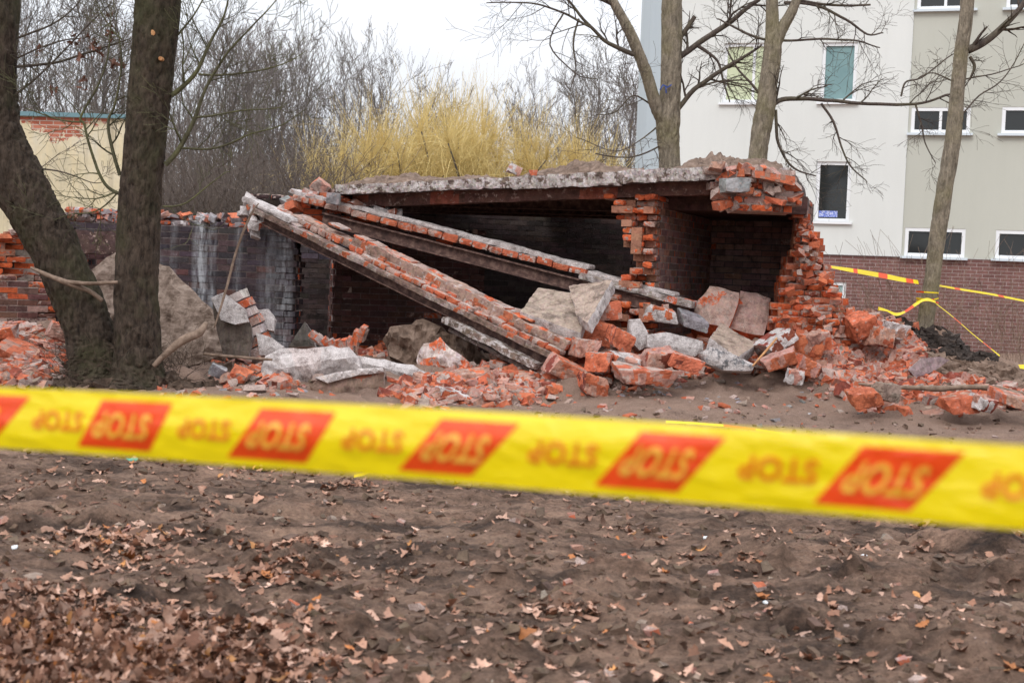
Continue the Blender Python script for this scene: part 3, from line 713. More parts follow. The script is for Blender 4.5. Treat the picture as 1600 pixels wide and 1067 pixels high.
for k, (e, a, b) in enumerate(protos):
    if k not in used:
        for x in (a, b, e): bpy.data.objects.remove(x)

# yellow willows
def willow_mesh(seed, H, W):
    rg = random.Random(seed); t = MB(); c = MB()
    limbs = []
    for k in range(9):
        a_ = k * .7 + rg.random(); tilt = rg.uniform(.1, .5)
        d = Vector((math.cos(a_) * tilt, math.sin(a_) * tilt, 1)).normalized(); p = Vector((math.cos(a_) * .2, math.sin(a_) * .2, -.2)); pts = [p]; rad = [.14]; q = p.copy()
        for i in range(8):
            d = (d + Vector((rg.gauss(0, .12), rg.gauss(0, .12), -.01 * i))).normalized(); q = q + d * (H * .78 / 8); pts.append(q.copy()); rad.append(.14 * (1 - .85 * (i + 1) / 8))
        t.tube(pts, rad, 5); limbs.append(pts)
    for k in range(1700):
        pts = rg.choice(limbs); f = rg.uniform(.25, 1) * 7.99; i = int(f); b = pts[i].lerp(pts[i + 1], f - i)
        a_ = rg.random() * 6.28; d = Vector((math.cos(a_), math.sin(a_), rg.uniform(.4, 2.0))).normalized()
        L_ = rg.uniform(1.0, 3.4); q = b.copy(); pp = [q.copy()]; fall = rg.uniform(.12, .6)
        for j in range(7):
            d = (d + Vector((rg.gauss(0, .12), rg.gauss(0, .12), -fall))).normalized(); q = q + d * (L_ / 6); 
            if q.z < .1: break
            pp.append(q.copy())
        r = rg.uniform(.005, .0085); c.tube(pp, [r * (1 - .6 * j / len(pp)) for j in range(len(pp))], 3)
    for k in range(1700):   # upright whips
        pts = rg.choice(limbs); b = pts[rg.randrange(3, 9)]; d = Vector((rg.gauss(0, .4), rg.gauss(0, .4), 1)).normalized(); L_ = rg.uniform(.4, 3.0)
        c.tube([b, b + d * L_ * .5, b + d * L_ + Vector((rg.gauss(0, .1), 0, 0))], [.009, .007, .003], 3)
    return t, c
wp = []
for s_, H in ((3, 8.8), (8, 8.3)):
    t, c = willow_mesh(s_, H, 2.5); e = empty('willow', (0, 0, 0)); wp.append((e, t.build('trunk', M['farbark'], e, True), c.build('crown', M['willow'], e)))
WL = [(622, 46, .82, 'yellow willow, leftmost of the willow row, above the slab end'), (668, 49, .93, 'yellow willow, second in the row from the slab end'),
      (722, 46, .92, 'yellow willow in the middle of the row above the roof slab'), (772, 48, .93, 'yellow willow, second in the row from the bare trees on the right'), (822, 47, .84, 'yellow willow, rightmost of the willow row, above the white scrap on the roof')]
for i, (px, Yd, s_, lab) in enumerate(WL):
    e, a, b = wp[i % 2]
    if i < 2: o = e
    else:
        o = e.copy(); COL.objects.link(o)
        for ch in (a, b): c = ch.copy(); c.parent = o; COL.objects.link(c)
    q = P(px, 430, Yd); o.location = (q.x, q.y, 0); o.rotation_euler = (0, 0, i * 2.1); o.scale = (s_, s_, s_); tag(o, lab, 'tree', 'yellow willows behind the ruin')

# brush and undergrowth behind the ruin
mb = MB(); rg = random.Random(5)
for k in range(2400):
    px = rg.choice((rg.uniform(-60, 540), rg.uniform(230, 530), rg.uniform(230, 530), rg.uniform(860, 1010))); Yd = rg.uniform(36, 56)
    b = P(px, 430, Yd); b.z = -.1; H = rg.uniform(1.8, 4.2) * (1 if px < 560 else .75); d = Vector((rg.gauss(0, .22), rg.gauss(0, .2), 1)).normalized()
    if px < 240 and Yd < 40: continue
    twigs(mb, b, d, .014, H, 2, rg, .02, 0, .5, 3, .0055)
tag(mb.build('undergrowth', M['brush']), 'dense grey brown leafless brush behind the ruin', 'brush', kind='stuff')

#PART2
# ------------------------------------------------------------------ brick walls
BC, BL = .077, .25
def dusty(a=.3):
    """colour of a broken brick face"""
    r = rnd()
    if r < .52: return (*jit(OR), .08 + rnd() * .32)
    if r < .80: return (*jit((.42, .25, .21)), .15 + rnd() * .35)
    return (*jit(DR), .1 + rnd() * .3)
def glaze():
    r = rnd()
    if r < .78: return (*jit(GL, .3), rnd() * .16)
    if r < .95: return (*jit((.082, .052, .054), .25), rnd() * .2)
    return (*jit((.13, .058, .05), .3), rnd() * .2)
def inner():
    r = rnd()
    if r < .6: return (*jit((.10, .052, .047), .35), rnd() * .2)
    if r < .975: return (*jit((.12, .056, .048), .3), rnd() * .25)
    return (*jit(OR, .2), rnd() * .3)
def bay():
    r = rnd()
    if r < .8: return (*jit((.27, .165, .15), .3), rnd() * .2)
    return (*jit((.34, .18, .14), .3), rnd() * .25)
def obox(mb, o, u, v, L_, W_, H_, cols, jt=.004, up=Vector((0, 0, 1))):
    """box from corner o along u (L), v (W), up (H) with jittered corners"""
    C = []
    for k in (0, 1):
        for j in (0, 1):
            for i in (0, 1):
                C.append(o + u * (L_ * i) + v * (W_ * j) + up * (H_ * k) + Vector((rnd() - .5, rnd() - .5, rnd() - .5)) * 2 * jt)
    mb.box(C, cols)
def rbox(mb, o, u, v, L_, W_, H_, cols, up=Vector((0, 0, 1)), amp=.010, jt=.008):
    C = []
    for k in (0, 1):
        for j in (0, 1):
            for i in (0, 1): C.append(o + u * (L_ * i) + v * (W_ * j) + up * (H_ * k) + Vector((rnd() - .5, rnd() - .5, rnd() - .5)) * 2 * jt)
    sd0 = rnd() * 50
    def cf(p, s_):
        c = cols[s_]
        if s_ in ('-y', '-x', '+x') and noise.noise(p * 17 + Vector((sd0, 0, 0))) > .36: c = cols['+z']
        return c
    mb.hexa(C, (6, 3, 3), amp, 11, sd0, cf, chip=1.2)
def wall(mb, A, B, thick, z0, top, keep=lambda s, z, w: True, face=glaze, endp=.03, brk=False, ragged=.10, mortar=(.16, .13, .125)):
    """masonry wall from A to B (2-D, front face), bricks in courses; top(s) -> height; thickness runs away from the front"""
    A = Vector((A[0], A[1], 0)); B = Vector((B[0], B[1], 0)); u = (B - A).normalized(); L_ = (B - A).length; v = Vector((-u.y, u.x, 0))
    nw = max(1, round(thick / .125)); cells = {}
    nz = int(4.2 / BC)
    for i in range(nz):
        z = z0 + i * BC; off = (i % 2) * .125
        for w_ in range(nw):
            s = -off
            while s < L_:
                a = max(0, s); b = min(L_, s + BL)
                if b - a > .06:
                    m_ = (a + b) / 2; t_ = top(m_) + (noise.noise(Vector((m_ * 3, w_ * 2.1, z0))) * 1.4) * ragged
                    if z + BC < t_ and keep(m_, z + BC / 2, w_): cells[(i, w_, round(s / .125))] = (a, b, z)
                s += BL
    for (i, w_, k), (a, b, z) in cells.items():
        above = any((i + 1, w_, k + q) in cells for q in (-1, 0, 1)); ends = ((i, w_, k - 2) in cells, (i, w_, k + 2) in cells)
        front = w_ == 0 or (i, w_ - 1, k) not in cells; back = w_ == nw - 1 or (i, w_ + 1, k) not in cells
        if above and all(ends) and not front and not back: continue
        ex = (not above) or not all(ends)
        fc = face() if (w_ == 0 and not (rnd() < (.45 if not above else (0 if all(ends) else endp)))) else (dusty_o() if brk else dusty())
        bk = face() if w_ == nw - 1 and not ex else dusty()
        top_c = (*jit(random.choice((DP, MO, CO, OR, DP) if not brk else (DP, OR, OR)), .2), .2 + rnd() * .35)
        dz = (rnd() - .5) * .004; dy = (rnd() - .5) * (.006 if not ex else (.012 if brk else .03))
        e1 = 0 if ends[0] else rnd() * .03; e2 = 0 if ends[1] else rnd() * .03
        o = A + u * (a + .005 + e1) + v * (w_ * .125 + dy) + Vector((0, 0, z + dz))
        rough = (not above) or (brk and not all(ends))
        (rbox if rough else obox)(mb, o, u, v, b - a - .010 - e1 - e2, .122, BC - .011, {'-y': fc, '+y': bk, '+z': top_c, '-z': dusty(), '-x': (dusty_o() if brk else dusty()) if (brk or not above) else face(), '+x': (dusty_o() if brk else dusty()) if (brk or not above) else face()}, *(() if rough else (.003,)))
        if not ex or rnd() < .6:
            mc = (*jit((.42, .20, .13) if (brk and ex) else (mortar if w_ == 0 else MO), .15), .15)
            y0 = w_ * .125 + (.006 if w_ == 0 else .001) + (.01 if ex else 0)
            hh = BC if above else BC * .9
            mi = .012 if brk else .03; o = A + u * (a + (0 if ends[0] else mi)) + v * y0 + Vector((0, 0, z - .001))
            obox(mb, o, u, v, b - a - (0 if ends[0] else mi) - (0 if ends[1] else mi), .125 - .012 if w_ in (0, nw - 1) else .124, hh, mc, 0)
    return cells
def cap_rubble(mb, A, B, top, thick, n, seed, smax=.16):
    """mortar and brick crumbs lying along a broken wall top"""
    A = Vector((A[0], A[1], 0)); B = Vector((B[0], B[1], 0)); u = (B - A).normalized(); L_ = (B - A).length; v = Vector((-u.y, u.x, 0)); rg = random.Random(seed)
    for k in range(n):
        s = rg.random() * L_; c = A + u * s + v * rg.uniform(0, thick); z = top(s) - .03 + rg.uniform(-.02, .05)
        chunk(mb, Vector((c.x, c.y, z)), (rg.uniform(.04, smax), rg.uniform(.04, smax), rg.uniform(.03, .08)), rg, random.choice(('w', 'w', 'p', 'o', 'w')))
KIND = {'w': ((.42, .355, .335), .45), 'p': ((.47, .25, .195), .27), 'o': ((.54, .150, .075), .2), 'r': (DR, .2), 'g': ((.30, .29, .30), .2), 't': (TAN, .1), 'e': ((.15, .098, .070), 0)}
def rotm(rx, ry, rz): return Euler((R(rx), R(ry), R(rz))).to_matrix()
def boxcorners(c, dims, m, jt=0, rg=random):
    C = []
    for k in (-.5, .5):
        for j in (-.5, .5):
            for i in (-.5, .5):
                q = Vector((i * dims[0], j * dims[1], k * dims[2])) + Vector((rg.uniform(-1, 1) * dims[0], rg.uniform(-1, 1) * dims[1], rg.uniform(-1, 1) * dims[2])) * jt
                C.append(c + m @ q)
    return C
def chunk(mb, c, dims, rg, kind, jt=.18, seg=None, m=None):
    """one broken lump; each face its own material colour"""
    if m is None: m = rotm(rg.uniform(-30, 30), rg.uniform(-30, 30), rg.uniform(0, 180))
    base, al = KIND[kind]; cols = {}
    for s_ in ('-x', '+x', '-y', '+y', '-z', '+z'):
        b2, a2 = (base, al) if rg.random() < .65 else KIND[rg.choice('wpo') if kind in 'wpor' else kind]
        cols[s_] = (*jit(b2, .18), a2)
    C = boxcorners(c, dims, m, jt, rg)
    if seg:
        sd0 = rg.random() * 40; fq = 1.6 / min(dims); alt = {s_: (*jit(KIND[rg.choice('opopr') if kind in 'wpor' else kind][0], .2), .2) for s_ in cols}
        mb.hexa(C, seg, min(dims) * .075, 3.4 / max(dims), sd0, chip=.7, col=lambda p, s_: alt[s_] if noise.noise(p * fq + Vector((sd0, 0, 3))) > .16 else cols[s_])
    else: mb.box(C, cols)

# ------------------------------------------------------------------ the ruin
def w2(px, Yd): q = P(px, 400, Yd); return (q.x, q.y)
def zz(px, py, Yd): return P(px, py, Yd).z
ruin = empty('ruined_building', (0, 17, 0), 'half demolished dark brick outbuilding with broken orange edges under a sagging concrete roof', 'ruin')
# left wall (front face), px 90..465
A, B = w2(88, 18.1), w2(466, 17.7); La = math.hypot(B[0] - A[0], B[1] - A[1])
def s_px(px, Yd=17.9): return (px - 88) / (466 - 88) * La
zt = zz(250, 338, 17.9)
def top_l(s):
    px = 88 + s / La * 378
    return zt + interp(px, [(88, -.10), (100, .0), (185, .0), (240, .02), (300, -.0), (340, .0), (385, .03), (430, -.02), (466, -.05)])
h0, h1 = s_px(124), s_px(206); hz0, hz1 = .75, zz(160, 397, 18)
mb = MB()
wall(mb, A, B, .38, -.05, top_l, lambda s, z, w_: not (h0 < s < h1 and hz0 < z < hz1), ragged=.035)
cap_rubble(mb, A, B, top_l, .36, 230, 4)
mb.build('brick_wall', M['left_wall'], ruin)
mb = MB()   # lintel over the window hole, left
lz = hz1
C = [Vector(x) for x in []]
a = Vector((A[0], A[1], 0)); uu = (Vector((B[0], B[1], 0)) - a).normalized(); vv = Vector((-uu.y, uu.x, 0))
def lbox(mb_, s0, s1, y0, y1, z0, z1, seg, amp, col, seed=1):
    C = [a + uu * s_ + vv * y_ + Vector((0, 0, z_)) for z_ in (z0, z1) for y_ in (y0, y1) for s_ in (s0, s1)]
    mb_.hexa(C, seg, amp, 3, seed, col)
lbox(mb, h0 - .12, h1 + .12, -.012, .3, hz1 - .005, hz1 + .30, (14, 4, 5), .012, lambda p, s_: (*jit((.10, .06, .055), .2), .22))
lbox(mb, h0 - .2, h0 + .32, -.03, .36, zt + .0, zt + .07, (8, 4, 2), .02, lambda p, s_: (*jit(OR if rnd() < .6 else CO, .2), .3), 4)
mb.build('lintel', M['masonry'], ruin)
# ragged stub left of it
A1, B1 = w2(-70, 17.4), w2(92, 18.05); L1 = math.hypot(B1[0] - A1[0], B1[1] - A1[1])
def top_s(s):
    px = -70 + s / L1 * 162
    return P(px, interp(px, [(-70, 400), (0, 385), (20, 360), (35, 362), (52, 362), (70, 378), (92, 350)]), 17.8).z
mb = MB()
def dusty_o():
    return (*jit(OR, .2), .05 + rnd() * .28) if rnd() < .72 else dusty()
def fstub():
    return dusty() if rnd() < .18 else (*jit((.16, .075, .062), .35), rnd() * .35)
wall(mb, A1, B1, .5, -.05, top_s, lambda s, z, w_: not (z > 1.15 + .2 * noise.noise(Vector((s * 2, z * 2, 0))) and w_ < 1 + (noise.noise(Vector((s * 3, z * 3, 5))) > 0)), face=fstub, brk=True, endp=.5, ragged=.16, mortar=(.38, .30, .27))
cap_rubble(mb, A1, B1, top_s, .5, 60, 6)
mb.build('broken_wall', M['masonry'], ruin)
# lintel and recessed wall right of the corner
ztr = zz(520, 362, 17.8)
mb = MB(); A2, B2 = w2(467, 17.72), w2(604, 17.6); L2 = math.hypot(B2[0] - A2[0], B2[1] - A2[1])
wall(mb, A2, B2, .38, zz(500, 405, 17.7), lambda s: zt - .05, ragged=.03, face=lambda: (*jit((.13, .12, .14), .3), .2))
mb.build('lintel', M['left_wall'], ruin)
mb = MB(); A3, B3 = w2(522, 18.9), w2(760, 19.5)
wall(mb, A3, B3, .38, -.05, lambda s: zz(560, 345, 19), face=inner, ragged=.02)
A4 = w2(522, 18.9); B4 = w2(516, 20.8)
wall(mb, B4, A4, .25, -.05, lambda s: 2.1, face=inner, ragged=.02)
mb.build('inner_wall', M['masonry'], ruin)
mb = MB()
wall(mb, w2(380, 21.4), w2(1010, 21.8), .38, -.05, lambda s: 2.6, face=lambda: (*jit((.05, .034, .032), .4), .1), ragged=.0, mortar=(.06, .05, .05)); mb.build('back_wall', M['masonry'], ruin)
mb = MB(); wall(mb, w2(60, 21.4), w2(64, 18.5), .38, -.05, lambda s: 1.9, face=glaze, ragged=.05); wall(mb, w2(60, 21.4), w2(380, 21.4), .38, -.05, lambda s: 1.85, face=inner, ragged=.1)
mb.build('end_wall', M['masonry'], ruin)

# cross wall (pillar with toothed broken end) px 950..1020
cwA = w2(1019, 16.15); cwB = w2(1112, 18.9)
def zc(py): return zz(1000, py, 16.1)
ztc = zc(296)
u = (Vector((*cwB, 0)) - Vector((*cwA, 0))); Lc = u.length
def keep_c(s, z, w_):
    # toothed end: thick head, thin middle, spreading foot
    f = (ztc - z) / (ztc - zc(450)); k = round(z / BC)
    wmax = interp(f, [(0, 4.2), (.10, 4.2), (.16, 3.6), (.24, 3.2), (.45, 2.6), (.55, 2.2), (.85, 1.6), (.92, 3.2), (1.0, 4.4), (1.3, 5)]) + .9 * noise.noise(Vector((z * 6.3, 2, 7)))
    if w_ >= wmax: return False
    lim = .07 + .10 * noise.noise(Vector((z * 12.9, w_ * 1.7, 3.3))) + (.05 if noise.noise(Vector((z * 8, 5, 1))) > 0 else 0)
    return s > lim
mb = MB()
# front is the right-hand face: A(front) -> B(back) puts thickness to the left
wall(mb, cwA, cwB, .62, -.05, lambda s: ztc, keep_c, face=bay, brk=True, endp=.5, ragged=.0, mortar=(.34, .29, .27))
mb.build('cross_wall', M['masonry'], ruin)
# back wall of the right bay and right wall inside
mb = MB(); wall(mb, w2(1090, 18.95), w2(1252, 18.3), .38, -.05, lambda s: 2.60, face=bay, ragged=0, mortar=(.09, .08, .08)); mb.build('back_wall', M['masonry'], ruin)
mb = MB(); wall(mb, w2(1252, 18.4), w2(1240, 16.95), .125, -.05, lambda s: 2.62, face=bay, ragged=.03); mb.build('side_wall', M['masonry'], ruin)

# raked broken end of the right wall
LE = [(325, 1238), (362, 1247), (390, 1238), (414, 1229), (455, 1216), (496, 1203), (560, 1190), (600, 1180)]
RE = [(325, 1246), (350, 1262), (371, 1270), (410, 1279), (440, 1292), (461, 1307), (490, 1316), (522, 1322), (560, 1345), (600, 1360)]
mb = MB(); rg = random.Random(21)
z = .15; i = 0; ztop_r = zz(1245, 322, 16.6)
while z < ztop_r:
    f = (z - .15) / (ztop_r - .15); Yf = lerp(15.75, 16.75, f ** .8)
    py = lerp(600, 322, f); 
    # solve py for this z at Yf
    lo, hi = 300, 640
    for _ in range(22):
        m_ = (lo + hi) / 2
        if zz(1250, m_, Yf) > z: lo = m_
        else: hi = m_
    py = (lo + hi) / 2
    x0 = P(interp(py, LE), py, Yf).x + rg.uniform(-.03, .03); x1 = P(interp(py, RE), py, Yf).x + rg.uniform(-.03, .05)
    row = 0
    for row in range(5):
        yb = Yf + row * .125 + (.05 * noise.noise(Vector((z * 6, row, 1))))
        xe = x1 + row * .03 + .05 * noise.noise(Vector((z * 8, row * 3, 9))); x = x0 - (.0 if row else 0) + (.125 if (i + row) % 2 else 0) - rg.random() * .02
        if row: x = max(x, x0 + .06)
        while x < xe:
            L_ = rg.choice((.24, .24, .115, .18)) if row == 0 else .24
            if x + L_ > xe + .08: L_ = max(.08, xe - x)
            dy = rg.uniform(-.045, .02) if row == 0 else rg.uniform(-.01, .01)
            if row == 0 and rg.random() < .10: x += L_ + .012; continue
            tilt = rotm(rg.uniform(-1.5, 1.5), rg.uniform(-1.5, 1.5), rg.uniform(-5, 5)) if row == 0 else Matrix.Identity(3)
            um, vm_, zm = tilt @ Vector((.985, .05, 0)), tilt @ Vector((-.05, .985, 0)), tilt @ Vector((0, 0, 1))
            def cc(): return (*jit(OR if rnd() < .7 else (.48, .15, .085), .18), .05 + rnd() * .2) if rnd() < .9 else dusty()
            o = Vector((x, yb + dy, z + rg.uniform(-.004, .004)))
            (rbox if row == 0 else obox)(mb, o, um, vm_, L_ - .003, .121, BC - .002, {'-y': cc(), '+y': dusty(), '+z': (*jit(random.choice((DP, OR, CO)), .2), .25 + rnd() * .3), '-z': dusty(), '-x': cc(), '+x': cc()}, *((zm, .014) if row == 0 else (.006, zm)))
            if rnd() < .8: obox(mb, Vector((x - .004, yb + dy * .3 + .02, z - .002)), Vector((1, 0, 0)), Vector((0, 1, 0)), L_, .10, BC + .002, (*jit((.46, .19, .12), .25), .25), 0)
            x += L_ + .006
    z += BC; i += 1
# mortar clots and loose halves on the rake
for k in range(75):
    f = rg.random() ** 1.2; py = lerp(585, 345, f); Yf = lerp(15.7, 16.7, f) ; e = rg.random()
    px = lerp(interp(py, LE), interp(py, RE), .15 + .85 * e ** .7); c = P(px, py, Yf + rg.uniform(-.12, .05))
    chunk(mb, c, (rg.uniform(.04, .13), rg.uniform(.04, .10), rg.uniform(.03, .07)), rg, rg.choice('oooopw'))
mb.build('raked_wall_end', M['masonry'], ruin)

# concrete roof slab: broken front lip, sagging to the left
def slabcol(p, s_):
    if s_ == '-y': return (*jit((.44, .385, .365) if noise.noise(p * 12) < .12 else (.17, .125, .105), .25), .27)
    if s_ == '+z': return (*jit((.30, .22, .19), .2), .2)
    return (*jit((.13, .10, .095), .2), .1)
mb = MB()
def slab(x0, x1, yt0, yt1, th0, th1, Y0, Y1, depth, seed, n):
    tl = P(x0, yt0, Y0); tr_ = P(x1, yt1, Y1); bl = tl + Vector((.5, depth, 0.02)); br = tr_ + Vector((.9, depth, .02))
    d0 = Vector((0, 0, -th0)); d1 = Vector((0, 0, -th1)); ins = Vector((.03, -.01, 0))
    mb.hexa([tl + d0 + ins, tr_ + d1 + ins, bl + d0, br + d1, tl, tr_, bl, br], (n * 2, 24, 6), .017, 5.5, seed, slabcol, chip=.3)
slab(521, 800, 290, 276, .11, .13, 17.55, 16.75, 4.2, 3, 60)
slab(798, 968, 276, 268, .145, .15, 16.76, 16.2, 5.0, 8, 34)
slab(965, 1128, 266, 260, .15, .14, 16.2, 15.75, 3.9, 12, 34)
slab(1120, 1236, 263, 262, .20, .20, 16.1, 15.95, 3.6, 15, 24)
mb.build('roof_slab', M['slab'], ruin)
# edge beam and inner joists (brick-clad steel)
def beam3(mb_, a, b, h, d, seg, amp, col, seed=0):
    C = [p + Vector((0, y_, z_)) for z_ in (-h, 0) for y_ in (0, d) for p in (a, b)]
    mb_.hexa([C[0], C[1], C[2], C[3], C[4], C[5], C[6], C[7]], seg, amp, 3, seed, col)
mb = MB()
bc = lambda p, s_: (*jit((.125, .062, .05) if noise.noise(p * 1.7) < .25 else (.27, .085, .055), .15), .22)
beam3(mb, P(548, 302, 17.6) + Vector((0, .14, 0)), P(1122, 279, 15.85) + Vector((0, .14, 0)), .165, .22, (60, 3, 3), .010, bc, 5)
mb.build('edge_beam', M['masonry'], ruin)
for px0, py0, px1, py1, Yd, gr in ((560, 318, 960, 306, 18.5, 1), (600, 326, 990, 318, 19.6, 1), (620, 331, 1010, 326, 20.6, 1), (1030, 303, 1240, 306, 16.9, .5), (1040, 310, 1240, 312, 18.0, .5)):
    mb = MB(); p0, p1 = P(px0, py0, Yd + .4), P(px1, py1, Yd - .5 * gr)
    p1.z = p0.z = min(p0.z, p1.z)
    beam3(mb, p0, p1, .012, .12, (6, 1, 1), .001, (.5, .5, .5, .2)); beam3(mb, p0 + Vector((0, .054, .15)), p1 + Vector((0, .054, .15)), .15 - .0, .012, (6, 1, 1), .0005, (.5, .5, .5, .2))
    beam3(mb, p0 + Vector((0, 0, .162)), p1 + Vector((0, 0, .162)), .012, .12, (6, 1, 1), .001, (.5, .5, .5, .2)); mb.build('ceiling_joist', M['rust'], ruin)
# low soffit over the right bay
mb = MB(); pa, pb_ = P(1022, 327, 16.75), P(1262, 331, 16.45); pb_.z = pa.z; dp = Vector((.3, 2.1, 0)); uz = Vector((0, 0, .2))
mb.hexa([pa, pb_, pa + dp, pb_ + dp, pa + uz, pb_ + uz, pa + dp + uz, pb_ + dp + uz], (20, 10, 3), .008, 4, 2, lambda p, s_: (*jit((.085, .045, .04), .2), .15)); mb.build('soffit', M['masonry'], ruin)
# broken masonry at the upper right corner
mb = MB(); rg = random.Random(31)
zb = zz(1150, 328, 15.6); zt2 = zz(1180, 262, 15.6)
i = 0; z = zb
while z < zt2 - .02:
    f = (z - zb) / (zt2 - zb); xl = P(lerp(1148, 1112, min(1, f * 1.6)), 300, 15.6).x + rg.uniform(-.05, .05); xr = P(lerp(1245, 1240, f), 300, 15.75).x + rg.uniform(-.05, .03)
    for row in range(6):
        yb = 15.62 + row * .125 + rg.uniform(-.02, .02) + (.04 if i % 2 else 0); x = xl + row * .02 - (.12 if i % 2 else 0) * rg.random()
        while x < xr:
            L_ = rg.choice((.24, .115, .24)); L_ = min(L_, max(.06, xr - x))
            if not (row == 0 and rg.random() < .16):
                top_part = f > .62
                cl = (lambda: (*jit(CO if rnd() < .5 else DP, .2), .45)) if top_part else dusty
                (rbox if row == 0 else obox)(mb, Vector((x, yb + (rg.uniform(-.05, .05) if row == 0 else 0), z)), Vector((1, .03, 0)), Vector((-.03, 1, 0)), L_ - .01, .118, BC - .009, {k: cl() for k in ('-x', '+x', '-y', '+y', '-z', '+z')})
                obox(mb, Vector((x - .003, yb + .018, z - .002)), Vector((1, 0, 0)), Vector((0, 1, 0)), L_, .10, BC + .002, (*jit((.42, .35, .32), .2), .4), 0)
            x += L_
    z += BC; i += 1
for k in range(46):
    c = P(rg.uniform(1120, 1246), rg.uniform(258, 322), 15.62 + rg.uniform(-.05, .2)); chunk(mb, c, (rg.uniform(.06, .22), rg.uniform(.05, .14), rg.uniform(.04, .10)), rg, rg.choice('wwpopo'))
chunk(mb, P(1148, 290, 15.5), (.28, .22, .15), rg, 'g', .08, (6, 4, 4), rotm(0, -4, 6)); chunk(mb, P(1205, 278, 15.6), (.46, .2, .09), rg, 'w', .08, (8, 4, 3), rotm(0, 8, 4))
mb.build('broken_corner', M['masonry'], ruin)
# broken masonry where the slab ends on the left
mb = MB()
for k in range(90):
    px = rg.uniform(425, 560); top_ = interp(px, [(425, 335), (470, 304), (500, 292), (525, 300), (560, 318)]); c = P(px, rg.uniform(top_, top_ + 22), 18.1 + rg.uniform(-.25, .35))
    chunk(mb, c, (rg.uniform(.07, .24), rg.uniform(.06, .16), rg.uniform(.05, .12)), rg, rg.choice('wwwppog'))
chunk(mb, P(503, 292, 17.9), (.22, .16, .14), rg, 'w', .15, (6, 5, 5), rotm(20, 30, 10)); chunk(mb, P(521, 311, 17.5), (.17, .17, .13), rg, 'g', .05, (5, 5, 4), rotm(0, 5, 0))
mb.build('mortar_lump', M['masonry'], ruin); mb = MB()
wall(mb, w2(440, 18.0), w2(600, 17.95), .38, 1.7, lambda s: zz(500, 318, 18.0), face=dusty, ragged=.16)
mb.build('wall_head', M['masonry'], ruin)

# ------------------------------------------------------------------ fallen strips of ceiling
def strip_axes(p0, p1):
    ax = (p1 - p0); L_ = ax.length; ax.normalize(); sd_ = ax.cross(Vector((0, 0, 1))).normalized()   # towards the camera
    if sd_.y > 0: sd_ = -sd_
    up = sd_.cross(ax).normalized()
    if up.z < 0: up = -up
    return ax, sd_, up, L_
def sbox(mb_, p0, ax, sd_, up, s0, s1, d0, d1, n0, n1, seg, amp, col, seed=0, fr=3):
    """s along, d away from camera, n up"""
    C = [p0 + ax * s_ - sd_ * d_ + up * n_ for n_ in (n0, n1) for d_ in (d0, d1) for s_ in (s0, s1)]
    mb_.hexa(C, seg, amp, fr, seed, col)
def brickrow(mb_, p0, ax, sd_, up, s0, s1, d0, n0, w_, h_, rg, drop=.12, bl=.12, kinds=None):
    s_ = s0
    while s_ < s1:
        L_ = bl * rg.uniform(.8, 1.15)
        if rg.random() > drop:
            o = p0 + ax * s_ - sd_ * (d0 + rg.uniform(-.008, .010)) + up * (n0 + rg.uniform(-.006, .006))
            if kinds: cl = lambda: (*jit(KIND[rg.choice(kinds)][0], .2), rnd() * .4)
            else: cl = lambda: (*jit((.52, .135, .065), .2), .12 + rnd() * .33)
            rbox(mb_, o, ax, -sd_, L_ - .004, w_, h_ * rg.uniform(.85, 1.08), {'-y': cl(), '+y': dusty(), '+z': (*jit(random.choice((DP, OR, CO)), .2), .4), '-z': dusty(), '-x': cl(), '+x': cl()}, up, .008, .006)
        s_ += L_
def ibeam(mb_, p0, ax, sd_, up, s0, s1, d0, n0, h_, w_, seg=40, c=(.5, .5, .5, .2), amp=.003):
    sbox(mb_, p0, ax, sd_, up, s0, s1, d0, d0 + w_, n0, n0 + .016, (seg, 2, 1), amp, c)
    sbox(mb_, p0, ax, sd_, up, s0, s1, d0 + w_ / 2 - .008, d0 + w_ / 2 + .008, n0 + .016, n0 + h_ - .016, (seg, 1, 2), amp * .6, c)
    sbox(mb_, p0, ax, sd_, up, s0, s1, d0, d0 + w_, n0 + h_ - .016, n0 + h_, (seg, 2, 1), amp, c)
rg = random.Random(41)
p0 = P(392, 338, 17.35); p1 = P(852, 566, 15.15)
ax, sd_, up, L_ = strip_axes(p0, p1)
ga = empty('fallen_ceiling_strip', p0, 'front fallen strip of ceiling, pinkish double rail sloping from wall top to rubble', 'fallen beam', 'ceiling strips fallen across the ruin')
mb = MB(); ibeam(mb, p0, ax, sd_, up, -.05, L_, .06, -.05, .12, .10); mb.build('steel_joist', M['rust'], ga)
railc = lambda p, s_: (*jit((.235, .16, .13) if noise.noise(p * 4) < .14 else ((.36, .28, .25) if noise.noise(p * 9) < .2 else (.42, .11, .05)), .22), .18)
mb = MB(); sbox(mb, p0, ax, sd_, up, -.12, L_ + .02, 0, .17, .055, .115, (160, 4, 3), .009, railc, 1); sbox(mb, p0, ax, sd_, up, .1, L_ - .3, .14, .30, -.02, .10, (80, 3, 3), .014, railc, 2)
mb.build('plaster_rail', M['concrete'], ga)
mb = MB(); brickrow(mb, p0, ax, sd_, up, 1.7, L_ - .05, .055, .112, .12, .06, rg, .02, .2); brickrow(mb, p0, ax, sd_, up, .15, 1.7, .05, .108, .12, .03, rg, .3, .3, 'wpwo'); brickrow(mb, p0, ax, sd_, up, .2, L_, .15, .125, .12, .075, rg, .1)
mb.build('brick_infill', M['masonry'], ga)
capc = lambda p, s_: (*jit(((.36, .235, .19) if noise.noise(p * 6) < .25 else (.46, .14, .07)) if s_ == '-y' else ((.40, .27, .22) if noise.noise(p * 5) < .24 else OR), .16), .20 if s_ == '-y' else .22)
